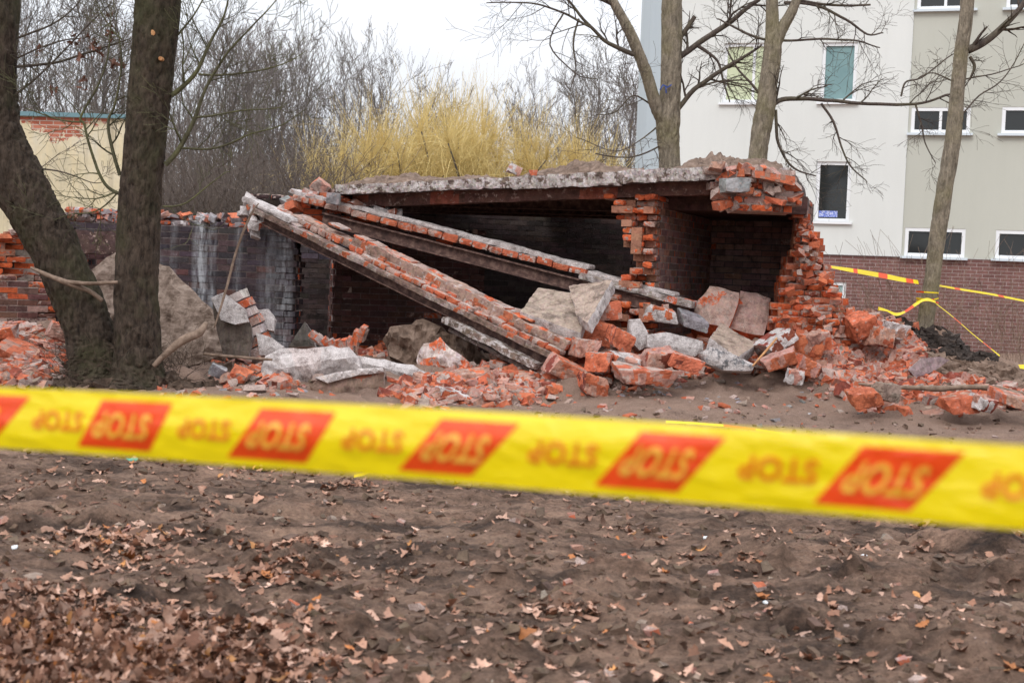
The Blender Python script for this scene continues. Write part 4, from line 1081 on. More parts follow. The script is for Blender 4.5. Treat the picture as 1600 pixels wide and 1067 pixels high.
mb = MB(); sbox(mb, p0, ax, sd_, up, .42, 1.5, .17, .42, .14, .215, (40, 6, 3), .022, capc, 5); sbox(mb, p0, ax, sd_, up, 1.42, L_ - .55, .17, .44, .15, .29, (80, 6, 4), .018, capc, 6)
sbox(mb, p0, ax, sd_, up, L_ - .6, L_ + .10, .14, .40, .16, .27, (20, 6, 4), .02, capc, 7)
mb.build('upper_rail', M['concrete'], ga)
mb = MB(); brickrow(mb, p0, ax, sd_, up, 1.0, L_ - .5, .20, .275, .20, .028, rg, .25, .2, 'oopo'); mb.build('brick_edge', M['masonry'], ga)
mb = MB(); q = p0 - ax * .10
for k in range(13): chunk(mb, p0 + ax * rg.uniform(-.22, .12) - sd_ * rg.uniform(0, .2) + up * rg.uniform(-.22, .14), (rg.uniform(.08, .2), .1, rg.uniform(.06, .15)), rg, rg.choice('wwpw'), .2)
sbox(mb, p0, ax, sd_, up, -.25, .6, .02, .22, .12, .19, (20, 4, 3), .022, lambda p, s_: (*jit((.56, .50, .48), .15), .5), 9)
mb.build('mortar_lump', M['concrete'], ga)
# lower board under the front strip
mb = MB(); r0 = P(690, 497, 15.75); r1 = P(838, 572, 15.1); a2, s2, u2, l2 = strip_axes(r0, r1)
sbox(mb, r0, a2, s2, u2, 0, l2, 0, .16, -.05, .02, (30, 4, 2), .012, lambda p, s_: (*jit((.20, .15, .12), .2), .3), 4); sbox(mb, r0, a2, s2, u2, .1, l2, .05, .25, -.12, -.07, (30, 4, 2), .012, lambda p, s_: (*jit((.12, .09, .08), .2), .2), 8)
mb.build('lower_rail', M['concrete'], ga)

q0 = P(468, 333, 17.75); q1 = P(1074, 492, 16.05); ax, sd_, up, L_ = strip_axes(q0, q1)
gb = empty('fallen_ceiling_strip', q0, 'rear fallen strip of ceiling with orange brick row over a dark steel beam', 'fallen beam', 'ceiling strips fallen across the ruin')
mb = MB(); ibeam(mb, q0, ax, sd_, up, .3, L_ - .02, .0, -.07, .15, .12, 60); mb.build('steel_joist', M['rust'], gb)
Lb = L_ * .73
whc = lambda p, s_: (*jit((.44, .37, .36) if noise.noise(p * 6) < .25 else DP, .16), .42)
mb = MB(); brickrow(mb, q0, ax, sd_, up, -.1, Lb, .02, .13, .14, .085, rg, .01, .22); brickrow(mb, q0, ax, sd_, up, -.1, Lb, .16, .13, .14, .085, rg, .05, .13); mb.build('brick_infill', M['masonry'], gb)
mb = MB(); sbox(mb, q0, ax, sd_, up, -.25, Lb + .1, .06, .34, .21, .262, (100, 7, 3), .016, whc, 3)
sbox(mb, q0, ax, sd_, up, Lb + .02, L_ + .03, -.03, .26, .085, .16, (46, 6, 3), .012, lambda p, s_: (*jit((.34, .28, .25) if noise.noise(p * 5) < .22 else OR, .2), .3), 6)
sbox(mb, q0, ax, sd_, up, Lb - .3, L_ - .2, .1, .32, .15, .20, (40, 5, 2), .015, whc, 7)
mb.build('concrete_cap', M['concrete'], gb)
mb = MB()
for k in range(26): chunk(mb, q0 + ax * rg.uniform(-.3, 1.2) - sd_ * rg.uniform(.1, .5) + up * rg.uniform(.2, .3), (rg.uniform(.06, .2), .1, rg.uniform(.04, .09)), rg, rg.choice('wwpwop'), .2)
mb.build('mortar_lump', M['concrete'], gb)

# ------------------------------------------------------------------ large pieces lying in the rubble
def outline_block(name, pts, Yd, thick, mat, label, cat, colf, tilt=0, amp=.03, seed=1, step=.07, yfun=None, group=None, frontamp=1.0, bulge=None, lean=.0012):
    """broken plate: outline given on its own plane, real thickness behind it"""
    import mathutils
    ymx = max(p[1] for p in pts)
    if bulge is None: bulge = thick * .12
    poly = [P(px, py, (yfun(px, py) if yfun else Yd + (ymx - py) * lean)) for px, py in pts]
    # resample the outline
    ring = []; 
    for i in range(len(poly)):
        p, q = poly[i], poly[(i + 1) % len(poly)]; n_ = max(1, int((q - p).length / step))
        for k in range(n_): ring.append(p.lerp(q, k / n_))
    ring = [p + noise.noise_vector(p * 7 + Vector((seed, 0, 0))) * amp * .8 for p in ring]
    nrm = Vector((0, 0, 0))
    for i in range(len(poly)): nrm += (poly[i] - CAM).cross(poly[(i + 1) % len(poly)] - CAM) * 0 + poly[i].cross(poly[(i + 1) % len(poly)])
    nrm.normalize()
    if nrm.dot(CAM - poly[0]) < 0: nrm = -nrm
    bm = bmesh.new(); vs = [bm.verts.new(p) for p in ring]; f = bm.faces.new(vs)
    r = bmesh.ops.triangulate(bm, faces=[f]); 
    for _ in range(3):
        es = [e for e in bm.edges if e.calc_length() > step * 1.3]
        if es: bmesh.ops.subdivide_edges(bm, edges=es, cuts=1); bmesh.ops.triangulate(bm, faces=bm.faces[:])
    front = bm.faces[:]; border = [e for e in bm.edges if e.is_boundary]; isb = {v for e in border for v in e.verts}
    for v in bm.verts:
        if v not in isb:
            dmin = min((v.co - b_.co).length for b_ in isb); v.co += nrm * bulge * (1 - math.exp(-dmin / (bulge * 1.1 + .02)))
        if v not in isb: v.co += nrm * amp * frontamp * (noise.noise(v.co * 4 + Vector((seed, 1, 0))) + .5 * noise.noise(v.co * 13))
    bm.normal_update()
    ext = bmesh.ops.extrude_edge_only(bm, edges=border); nv = [x for x in ext['geom'] if isinstance(x, bmesh.types.BMVert)]
    for v in nv: v.co += -nrm * thick * .5 + noise.noise_vector(v.co * 6 + Vector((0, seed, 0))) * amp
    be = [e for e in bm.edges if e.is_boundary and all(v in set(nv) for v in e.verts)]
    ext = bmesh.ops.extrude_edge_only(bm, edges=be); nv2 = [x for x in ext['geom'] if isinstance(x, bmesh.types.BMVert)]
    for v in nv2: v.co += -nrm * thick * .5 + noise.noise_vector(v.co * 6 + Vector((4, seed, 0))) * amp
    be = [e for e in bm.edges if e.is_boundary]
    try: bmesh.ops.contextual_create(bm, geom=be)
    except Exception: pass
    bmesh.ops.recalc_face_normals(bm, faces=bm.faces[:])
    bm.verts.index_update(); m_ = MB(); m_.v = [tuple(v.co) for v in bm.verts]; fs = set(front)
    for f in bm.faces:
        c = f.calc_center_median(); k = 'face' if f in fs else 'edge'
        m_.face(tuple(v.index for v in f.verts), colf(c, k))
    bm.free()
    c0 = sum(poly, Vector()) / len(poly); c0.z = min(p.z for p in poly)
    o = m_.build(name, mat, None, origin=c0); return tag(o, label, cat, group)
def two(face, edge, fa=.2, ea=.45, spots=None, sc=5):
    def f(p, k):
        if k == 'edge': return (*jit(edge, .18), ea)
        if spots and noise.noise(p * sc) > .18: return (*jit(spots, .15), fa)
        return (*jit(face, .12), fa)
    return f
WH = (.52, .455, .44)
outline_block('earth_slab', [(118, 452), (150, 418), (183, 388), (215, 398), (262, 416), (296, 448), (330, 482), (341, 510), (346, 556), (250, 590), (170, 590), (130, 540)], 16.4, .35, M['clay'], 'large tan earth-caked slab leaning behind the two dark trunks', 'slab', two(TAN, (.15, .11, .085)), amp=.05, yfun=lambda x, y: 16.1 + (560 - y) * .0025, frontamp=1.6, bulge=.04)
outline_block('concrete_slab', [(409, 575), (415, 556), (436, 546), (480, 544), (520, 541), (548, 543), (560, 556), (562, 575), (530, 583), (490, 598), (440, 611), (418, 608), (408, 592)], 14.9, .34, M['concrete'], 'big white plaster-faced concrete lump on the front edge of the rubble', 'concrete', two(WH, (.42, .36, .34), .55, .5, (.55, .2, .12), 2.6), amp=.045, seed=3, frontamp=1.3, bulge=.16)
outline_block('concrete_slab', [(556, 556), (600, 562), (645, 570), (690, 585), (697, 604), (680, 610), (640, 602), (600, 588), (560, 577)], 15.05, .30, M['concrete'], 'long drooping grey concrete piece running right from the big white lump', 'concrete', two((.38, .36, .36), (.30, .28, .27), .6, .5), amp=.04, seed=5, frontamp=1.3, bulge=.10)
outline_block('masonry_block', [(483, 604), (500, 590), (560, 578), (600, 576), (601, 600), (598, 622), (560, 632), (512, 628), (488, 618)], 14.5, .42, M['concrete'], 'brown wedge block propped under the big white lump', 'block', two((.26, .175, .135), (.5, .40, .36), .05, .3, (.35, .12, .07), 3), amp=.025, seed=6)
outline_block('plaster_piece', [(490, 590), (560, 575), (598, 574), (600, 581), (560, 586), (512, 598)], 14.46, .30, M['concrete'], 'thin pale plaster skin on top of the brown wedge block', 'plaster', two((.62, .50, .46), (.55, .42, .38), .4, .4), amp=.012, seed=7)
outline_block('concrete_block', [(332, 470), (345, 460), (360, 468), (388, 500), (395, 530), (388, 556), (350, 556), (345, 540), (335, 500)], 15.4, .34, M['concrete'], 'tilted grey concrete block at the foot of the earth slab', 'block', two((.15, .12, .10), (.30, .26, .24), .08, .3), amp=.025, seed=8)
outline_block('concrete_piece', [(330, 466), (350, 458), (380, 482), (388, 502), (368, 508), (345, 500)], 15.3, .12, M['concrete'], 'small pale rough concrete piece on top of the tilted grey block', 'concrete', two((.46, .43, .41), (.4, .36, .33), .5, .5), amp=.02, seed=9)
outline_block('plaster_piece', [(392, 482), (418, 484), (429, 500), (427, 518), (400, 512)], 15.7, .12, M['concrete'], 'white plaster piece behind the striped brick block', 'plaster', two((.64, .62, .62), WH, .5, .4), amp=.02, seed=10)
outline_block('plaster_piece', [(400, 520), (425, 528), (452, 548), (440, 556), (405, 554)], 15.4, .14, M['concrete'], 'grey white plaster slab right of the striped brick block', 'plaster', two((.48, .46, .46), WH, .5, .4), amp=.02, seed=11)
outline_block('stone_slab', [(450, 542), (476, 502), (488, 518), (492, 542)], 16.2, .14, M['concrete'], 'dark grey pointed slab standing below the wall niche', 'slab', two((.13, .115, .10), (.4, .38, .36), .15, .5), amp=.012, seed=12)
outline_block('soil_clod', [(604, 556), (602, 530), (606, 510), (640, 501), (680, 506), (705, 522), (735, 530), (760, 560), (750, 585), (690, 588), (650, 575), (620, 566)], 16.0, .6, M['earth'], 'dark root-matted soil clod under the fallen front strip', 'soil clod', two(TAN, TAN), amp=.09, seed=13, frontamp=1.6, bulge=.2)
outline_block('brick_piece', [(648, 562), (662, 536), (688, 528), (705, 545), (722, 556), (742, 572), (738, 586), (700, 587), (660, 582)], 15.35, .3, M['masonry'], 'orange brick lump with white mortar in front of the soil clod', 'brick piece', two(OR, DP, .30, .4, (.6, .5, .48), 4), amp=.05, seed=14, frontamp=1.5, bulge=.12)
# arch fragment: ring of wedge bricks
mb = MB(); rg = random.Random(55)
for k in range(9):
    t = k / 8; px = lerp(494, 566, t); py = 520 + 22 * math.sin(math.pi * t * .8 + .3) - (0 if k < 7 else 6); c = P(px, py, 15.9); m_ = rotm(10, -55 + 75 * t, rg.uniform(-5, 5))
    C = boxcorners(c, (.065, .14, .17), m_, .04, rg); cl = lambda: (*jit(OR if k % 2 == 0 or rnd() < .4 else (.52, .44, .42), .15), .3); mb.box(C, {s_: cl() for s_ in ('-x', '+x', '-y', '+y', '-z', '+z')})
    mb.box(boxcorners(c + Vector((0, .02, -.01)), (.09, .12, .14), m_, .02, rg), (.5, .42, .39, .4))
tag(mb.build('arch_fragment', M['masonry'], None, origin=P(530, 545, 15.9)), 'curved fragment of a brick arch lying before the niche', 'arch piece')
# striped block: alternate bricks and mortar up a tilted block
mb = MB()
for k in range(7):
    t = k / 6; c = P(lerp(366, 408, t), lerp(466, 546, t), 15.62); m_ = rotm(6, -27, -8)
    mb.box(boxcorners(c, (.27 + .05 * (k in (1, 3)), .26, .088), m_, .04, rg), {s_: (*jit(OR if k % 2 else (.60, .52, .50), .12), .2 + .2 * rnd()) for s_ in ('-x', '+x', '-y', '+y', '-z', '+z')})
tag(mb.build('striped_block', M['masonry'], None, origin=P(385, 560, 15.5)), 'tilted block of orange bricks and white mortar bands behind the grey concrete block', 'block')

def plate(name, quad, th, mat, label, cat, topc, edgec, amp=.014, seg=(26, 20, 5), seed=1):
    """slab from the four corners of its upper face (px, py, depth), thickness straight down its normal"""
    A_, B_, C_, D_ = [P(*q) for q in quad]; nn = (B_ - A_).cross(D_ - A_).normalized(); nn = nn if nn.z > 0 else -nn; dn = -nn * th
    mb = MB(); mb.hexa([D_ + dn, C_ + dn, A_ + dn, B_ + dn, D_, C_, A_, B_], seg, amp, 5, seed, lambda p, s_: (*jit(topc if noise.noise(p * 4) < .3 else tuple(x * .7 for x in topc), .1), .08) if s_ == '+z' else (*jit(edgec if noise.noise(p * 13) < .25 else tuple(x * .55 for x in edgec), .2), .4), chip=.6)
    o = mb.build(name, mat, None, origin=(D_ + C_) / 2 + dn); return tag(o, label, cat)
plate('ceiling_slab', [(840, 449, 16.25), (926, 461, 15.95), (908, 521, 15.25), (812, 486, 15.6)], .12, M['concrete'], 'tan flat ceiling slab lying at the lower end of the front strip', 'slab', (.42, .33, .27), (.48, .43, .41), seed=20)
plate('ceiling_slab', [(888, 446, 16.3), (957, 437, 15.95), (918, 505, 15.1), (900, 492, 15.3)], .13, M['concrete'], 'narrow tan slab with a white broken edge propped on the flat tan one', 'slab', (.44, .34, .28), (.60, .56, .55), seed=23)
outline_block('concrete_piece', [(1010, 524), (1040, 520), (1075, 528), (1098, 534), (1100, 548), (1085, 556), (1040, 546), (1012, 542)], 15.5, .22, M['concrete'], 'long white grey concrete piece across the middle of the rubble', 'concrete', two((.52, .49, .50), WH, .5, .5), amp=.025, seed=23)
outline_block('concrete_piece', [(982, 500), (1000, 498), (1012, 520), (1014, 540), (1000, 548), (984, 530)], 15.6, .2, M['concrete'], 'upright pale lilac-grey concrete piece below the end of the rear strip', 'concrete', two((.46, .42, .43), WH, .5, .5), amp=.025, seed=24)
outline_block('concrete_slab', [(1093, 552), (1110, 541), (1150, 556), (1180, 570), (1176, 580), (1130, 578), (1105, 568)], 14.9, .16, M['concrete'], 'dark grey flat slab with a white crumbled rim, front of the rubble', 'slab', two((.17, .17, .18), (.55, .53, .53), .35, .5), amp=.018, seed=25)
plate('ceiling_slab', [(1126, 503, 15.95), (1184, 538, 15.5), (1152, 558, 14.95), (1108, 528, 15.25)], .14, M['concrete'], 'tan slab lying between the pink blocks and the dark grey slab', 'slab', (.38, .29, .235), (.44, .38, .36), seed=26)
outline_block('plastered_block', [(1084, 492), (1092, 468), (1110, 447), (1132, 450), (1156, 458), (1150, 486), (1138, 515), (1110, 506), (1088, 500)], 16.2, .4, M['masonry'], 'pink plastered masonry block leaning in the right bay, left one of the pair', 'block', two((.46, .30, .25), OR, .3, .1, OR, 4), amp=.025, seed=27, lean=.005)
outline_block('plastered_block', [(1158, 456), (1182, 458), (1204, 466), (1200, 498), (1192, 524), (1165, 520), (1138, 512), (1150, 484)], 16.3, .4, M['masonry'], 'pink plastered masonry block leaning in the right bay, right one of the pair', 'block', two((.42, .27, .23), OR, .25, .1, OR, 5), amp=.025, seed=28, lean=.005)
outline_block('flat_slab', [(1420, 578), (1440, 560), (1470, 557), (1484, 562), (1462, 578), (1432, 592)], 15.5, .05, M['concrete'], 'thin flat mauve grey slab tilted on the right brick heap', 'slab', two((.33, .25, .255), (.45, .38, .37), .15, .3), amp=.008, seed=29)

# ---- blocks and bricks lying about, one object each
def block_of_bricks(name, px, py, wpx, hpx, Yd, depth, rot, kind, label, cat='block', seg=None, jt=.17, group=None):
    rg = random.Random(int(px * 7 + py)); c = P(px, py, Yd); s_ = Yd / F
    mb = MB(); chunk(mb, Vector((0, 0, 0)), (wpx * s_, depth, hpx * s_), rg, kind, jt, seg or (14, 9, 8), rotm(*rot)); 
    o = mb.build(name, M['masonry'] if kind in 'opr' else M['concrete']); o.location = c; return tag(o, label, cat, group)
B = block_of_bricks
B('brick_block', 892, 582, 92, 30, 14.95, .34, (0, 24, 12), 'p', 'long grey brick block continuing the lower end of the front strip')
B('brick_block', 922, 598, 46, 26, 14.7, .26, (8, 12, 20), 'o', 'orange brick block at the tip of the front strip')
B('brick_block', 912, 545, 38, 26, 15.2, .26, (0, 6, 18), 'p', 'pink brick block right of the strip end')
B('brick_block', 968, 530, 42, 30, 15.3, .28, (10, 26, 25), 'o', 'orange and white brick block beside the lilac-grey concrete')
B('brick_block', 938, 566, 36, 28, 14.95, .26, (0, 10, -15), 'o', 'orange block above the tip of the front strip')
B('brick_block', 978, 566, 44, 26, 15.0, .26, (12, 8, 12), 'w', 'white mortared block in the front row of the rubble')
B('brick_block', 1006, 588, 82, 28, 14.6, .3, (6, 2, 6), 'p', 'wide low brick block at the front edge of the rubble')
B('brick_block', 1030, 558, 50, 24, 15.0, .28, (14, -6, 15), 'p', 'pinkish brick block behind the wide low block')
B('brick_block', 1068, 568, 46, 22, 14.9, .28, (8, 14, 10), 'o', 'orange brick block left of the dark grey slab')
B('brick_block', 936, 486, 64, 26, 15.9, .3, (0, -10, 10), 'o', 'orange brick block under the rear strip')
B('brick_block', 930, 515, 58, 34, 15.7, .3, (10, 20, 10), 'o', 'orange brick block at the foot of the tan ceiling slab')
B('brick_block', 838, 503, 74, 30, 15.9, .32, (0, 2, -4), 'r', 'dark red brick block under the tan ceiling slab')
B('concrete_block', 1030, 490, 44, 22, 15.9, .26, (8, 12, 8), 'w', 'white concrete block at the end of the rear strip')
B('concrete_block', 1080, 502, 40, 20, 15.9, .26, (8, 16, 5), 'g', 'light grey block left of the pink plastered pair')
B('brick_block', 1212, 534, 52, 26, 15.4, .28, (0, -32, 12), 'w', 'pale block tilted against the foot of the raked wall')
B('brick_block', 1218, 562, 50, 22, 15.1, .24, (6, -18, 8), 'p', 'pink brick block in front of the raked wall')
B('brick_block', 1246, 545, 54, 40, 15.5, .3, (10, 15, 0), 'o', 'large orange block at the foot of the raked wall')
B('brick_block', 1275, 535, 40, 36, 15.5, .26, (10, -15, 20), 'p', 'upright pinkish block at the foot of the raked wall')
B('brick_block', 1242, 588, 24, 22, 14.6, .14, (4, 4, 10), 'w', 'single pale block on bare soil ahead of the raked wall', jt=.06)
B('brick_block', 1252, 572, 44, 26, 15.2, .26, (10, 16, 30), 'r', 'dull red block ahead of the raked wall')
B('brick_block', 1342, 510, 44, 30, 16.0, .28, (5, -22, 12), 'o', 'large orange brick pair on top of the right heap')
B('brick_block', 1370, 528, 32, 28, 15.9, .26, (5, 10, 30), 'p', 'pink block on the crest of the right heap')
B('brick_block', 1396, 518, 34, 24, 16.1, .24, (0, 12, 10), 'w', 'pale block at the soil edge of the right heap')
B('brick_block', 1352, 622, 44, 28, 14.3, .2, (10, -18, 10), 'o', 'bright orange broken block low on the right')
B('brick_block', 1384, 612, 36, 24, 14.4, .22, (0, 10, 30), 't', 'tan block right of the bright orange one')
B('brick_block', 1578, 624, 48, 20, 14.3, .3, (6, 12, 8), 'p', 'long brick block at the right frame edge')
B('brick_block', 1500, 628, 52, 22, 14.3, .26, (8, -6, 12), 'o', 'pink orange block below the fallen branch')
B('brick_block', 1534, 630, 30, 22, 14.2, .22, (8, 12, 30), 'w', 'white block below the fallen branch')
B('brick_block', 40, 560, 84, 26, 15.6, .5, (10, 22, 5), 'o', 'large orange masonry slab sloping down in the left heap', seg=(10, 6, 4))
B('brick_block', 96, 520, 44, 24, 15.9, .26, (0, 18, 12), 'p', 'pale pink brick left of the leaning tree')
B('brick_block', 8, 524, 34, 26, 15.9, .3, (8, -10, 5), 'w', 'white mortar block on the left heap at the frame edge')
B('brick_block', 30, 590, 44, 26, 15.1, .28, (6, -12, 8), 'o', 'orange block low in the left heap')
B('brick_block', 60, 578, 34, 26, 15.2, .28, (6, 20, 28), 'o', 'tilted orange block in front of the masonry slab')
B('brick_block', 372, 590, 26, 30, 14.6, .18, (20, 30, 8), 'o', 'white and orange stone before the tilted grey block', jt=.2)
B('scrap_sheet', 340, 580, 26, 16, 14.6, .10, (10, 30, 8), 'g', 'small blue grey scrap in the dirt right of the trunks', 'scrap')
B('brick_block', 622, 606, 44, 30, 14.8, .26, (10, 14, 10), 'o', 'orange pink block right of the brown wedge', jt=.2)
B('brick_block', 660, 622, 50, 22, 14.4, .24, (6, 8, 18), 'o', 'orange slabby block just above the barrier tape', jt=.2)
B('concrete_block', 712, 622, 64, 22, 14.3, .26, (8, 10, 12), 'w', 'whitish crumbled block just above the barrier tape', jt=.25)
B('earth_block', 1040, 480, 10, 10, 16, .1, (0, 0, 0), 'p', 'small pink brick bit on the end of the rear strip', 'brick')
B('brick_block', 738, 590, 60, 22, 15.0, .24, (8, -8, 22), 'p', 'pink slabby block in front of the orange lump', jt=.2)

# single bricks, individually
def brick_mesh(seed):
    rg = random.Random(seed); mb = MB(); L_ = rg.choice((.24, .24, .16, .12, .2)); d = (L_, .115, .065)
    if rg.random() < .25: d = (L_ * .8, .12, .14)
    kd = rg.choice('oopppwrp'); chunk(mb, Vector((0, 0, 0)), d, rg, kd, .07, (4, 3, 2), Matrix.Identity(3))
    me_o = mb.build('brick', M['masonry']); me = me_o.data; bpy.data.objects.remove(me_o); return me
BM = [brick_mesh(300 + k) for k in range(26)]
ZONES = [ # polygon of photo pixels, count, group label
    ([(1300, 505), (1345, 492), (1400, 515), (1435, 550), (1425, 590), (1350, 610), (1250, 590), (1270, 540)], 112, 'broken brick lying in the heap right of the raked wall', 'bricks in the right heap'),
    ([(1420, 590), (1500, 600), (1600, 615), (1600, 640), (1480, 640), (1340, 640), (1300, 605)], 34, 'broken brick lying round the fallen branch', 'bricks round the fallen branch'),
    ([(870, 500), (990, 490), (1090, 500), (1200, 540), (1215, 580), (1080, 592), (960, 606), (880, 600)], 66, 'broken brick lying in the middle heap below the strips', 'bricks in the middle heap'),
    ([(700, 585), (840, 570), (900, 610), (820, 632), (640, 640), (600, 620)], 40, 'broken brick lying between the big white lump and the strip end', 'bricks by the strip end'),
    ([(-20, 500), (60, 495), (118, 530), (80, 600), (-20, 605)], 34, 'broken brick lying in the heap left of the leaning tree', 'bricks in the left heap'),
    ([(340, 560), (480, 550), (560, 535), (620, 540), (600, 580), (420, 620), (330, 600)], 14, 'broken brick lying near the tilted grey block', 'bricks near the grey block')]
def inside(x, y, poly):
    c = False; j = len(poly) - 1
    for i in range(len(poly)):
        if (poly[i][1] > y) != (poly[j][1] > y) and x < (poly[j][0] - poly[i][0]) * (y - poly[i][1]) / (poly[j][1] - poly[i][1]) + poly[i][0]: c = not c
        j = i
    return c
def pick(poly, rg):
    xs_ = [p[0] for p in poly]; ys_ = [p[1] for p in poly]
    while True:
        x, y = rg.uniform(min(xs_), max(xs_)), rg.uniform(min(ys_), max(ys_))
        if inside(x, y, poly): return x, y
rg = random.Random(77)
for poly, n, lab, grp in ZONES:
    for k in range(n):
        x, y = pick(poly, rg); q = hit(x, y, 12)
        if q is None: continue
        o = bpy.data.objects.new('brick', rg.choice(BM)); COL.objects.link(o)
        o.location = q + Vector((0, 0, rg.uniform(.0, .09))); o.rotation_euler = (R(rg.uniform(-35, 35)), R(rg.uniform(-35, 35)), rg.random() * 6.28); s_ = rg.uniform(.8, 1.15); o.scale = (s_, s_, s_)
        tag(o, lab, 'brick', grp)
# crumbs: nobody could count them
mb = MB(); rg = random.Random(78)
for poly, n, *_ in ZONES:
    for k in range(n * 22):
        x, y = pick(poly, rg); x += rg.gauss(0, 12); y += rg.gauss(0, 5); q = hit(x, y, 12)
        if q is None: continue
        s_ = rg.random() ** 1.9 * .12 + .016; chunk(mb, q + Vector((0, 0, s_ * .2)), (s_ * rg.uniform(.8, 1.6), s_, s_ * .6), rg, rg.choice('oooppprwwt'), .22)
    for k in range(int(n * 4.6)):
        x, y = pick(poly, rg); q = hit(x, y, 12)
        if q is None: continue
        chunk(mb, q + Vector((0, 0, rg.uniform(0, .07))), (rg.uniform(.12, .28), rg.uniform(.1, .16), rg.uniform(.05, .11)), rg, rg.choice('oopppwr'), .12, (5, 4, 3))
for k in range(1100):
    x, y = rg.uniform(250, 1600), 600 + abs(rg.gauss(0, 26)); q = hit(x, y, 8)
    if q is None: continue
    s_ = rg.random() ** 3 * .07 + .010; chunk(mb, q, (s_ * 1.4, s_, s_ * .6), rg, rg.choice('ooppwwgt'), .22)
for k in range(500):
    p = Vector((rg.uniform(-2.3, 3.6), rg.uniform(16.8, 20.5), 0)); p.z = gzs(p.x, p.y) + .02; s_ = rg.random() ** 2 * .14 + .03; chunk(mb, p, (s_ * 1.4, s_, s_ * .7), rg, rg.choice('opwpt'), .22)
tag(mb.build('rubble', M['masonry']), 'small brick and mortar crumbs strewn over the heaps', 'rubble', kind='stuff')

# soil lying on the roof
mb = MB()
def mound(pts, Yd, depth, seed, mat=None, n=60, m=10, name='roof_soil'):
    """pts (px, py base, py top)"""
    mb = MB(); ids = []
    x0, x1 = pts[0][0], pts[-1][0]
    for i in range(n + 1):
        px = lerp(x0, x1, i / n); b = interp(px, [(p[0], p[1]) for p in pts]); t = interp(px, [(p[0], p[2]) for p in pts]); row = []
        Yq = Yd(px); pb = P(px, b, Yq); h = P(px, t, Yq + depth * .35).z - pb.z
        for j in range(m + 1):
            v = j / m; prof = math.sin(math.pi * min(1, v * 1.05)) ** .7 if v < .96 else 0
            p = pb + Vector((0, depth * v, h * prof - .02)); nz = noise.noise(p * 5 + Vector((seed, 0, 0))) * .5 + noise.noise(p * 16) * .35 + noise.noise(p * 40) * .2
            p += Vector((noise.noise(p * 9) * .04, noise.noise(p * 8 + Vector((3, 3, 3))) * .05, max(-.3, nz) * max(.05, abs(h)) * .75 * (prof > 0)))
            row.append(len(mb.v)); mb.v.append(tuple(p))
        ids.append(row)
    for i in range(n):
        for j in range(m): mb.face((ids[i][j], ids[i + 1][j], ids[i + 1][j + 1], ids[i][j + 1]))
    return mb
Yr = lambda px: interp(px, [(521, 17.62), (800, 16.8), (968, 16.25), (1128, 15.8), (1236, 15.95)])
tag(mound([(524, 292, 287), (560, 289, 277), (640, 285, 268), (690, 282, 277), (745, 279, 270), (775, 278, 276), (790, 277, 277)], Yr, 2.2, 1).build('roof_soil', M['earth'], None, False), 'thin brown soil layer along the left half of the roof slab', 'soil', kind='stuff')
tag(mound([(800, 275, 275), (860, 273, 262), (905, 271, 250), (935, 270, 250), (975, 268, 258), (1010, 266, 262)], Yr, 2.2, 5).build('roof_soil', M['earth'], None, False), 'brown soil mound on the middle of the roof slab', 'soil', kind='stuff')
tag(mound([(1062, 262, 261), (1090, 262, 250), (1130, 262, 243), (1175, 262, 246), (1215, 262, 247), (1236, 266, 262)], Yr, 1.8, 9).build('roof_soil', M['earth'], None, False), 'brown soil heap with bits at the right corner of the roof', 'soil', kind='stuff')
B('white_scrap', 803, 265, 22, 14, 17.0, .12, (0, 20, 10), 'w', 'small white scrap lying on the roof slab', 'scrap', (4, 3, 3))
B('brick_bit', 832, 270, 12, 9, 16.9, .1, (0, 0, 10), 'o', 'single orange brick bit on the roof slab', 'brick', (3, 3, 3))

# black soil heap by the taped tree, with roots
mb = MB(); rg = random.Random(61)
for k in range(2200):
    x, y = pick([(1368, 492), (1400, 486), (1440, 500), (1500, 515), (1560, 560), (1545, 572), (1480, 560), (1420, 540), (1385, 512)], rg); q = hit(x, y, 12)
    if q is None: continue
    s_ = rg.random() ** 3 * .10 + .018; chunk(mb, q, (s_ * 1.4, s_, s_ * .8), rg, 'e', .28)
tag(mb.build('black_soil', M['black_earth']), 'black crumbly topsoil heaped round the foot of the taped tree', 'soil', kind='stuff')
mb = MB()
for k in range(700):
    x, y = pick([(80, 600), (120, 545), (160, 550), (185, 540), (250, 545), (300, 560), (345, 575), (415, 596), (415, 606), (80, 608)], rg); q = hit(x, y, 12)
    if q is None: continue
    s_ = rg.random() ** 2 * .13 + .02; chunk(mb, q, (s_ * 1.4, s_, s_ * .8), rg, 'e', .25)
for k in range(330):
    x, y = pick([(80, 605), (120, 550), (185, 540), (300, 545), (330, 600)], rg); q = hit(x, y, 12)
    if q is None: continue
    twigs(mb, q, Vector((rg.gauss(0, 1), -.3, rg.uniform(.1, 1.4))), .004, rg.uniform(.2, .6), 1, rg, -.05, .3, .7, 3)
tag(mb.build('root_mound', M['dark_earth']), 'torn dark earth with roots round the feet of the two trunks', 'soil', kind='stuff')
mb = MB(); rg = random.Random(63)
for k in range(750):
    x, y = pick([(1400, 548), (1560, 572), (1640, 590), (1640, 632), (1480, 625), (1420, 600)], rg); q = hit(x, y, 12)
    if q is None: continue
    s_ = rg.random() ** 2.5 * .14 + .02; chunk(mb, q, (s_ * 1.4, s_, s_ * .7), rg, 'e', .25)
tag(mb.build('soil_clods', M['earth']), 'brown soil clods spilling below the black topsoil at the right', 'soil', kind='stuff')
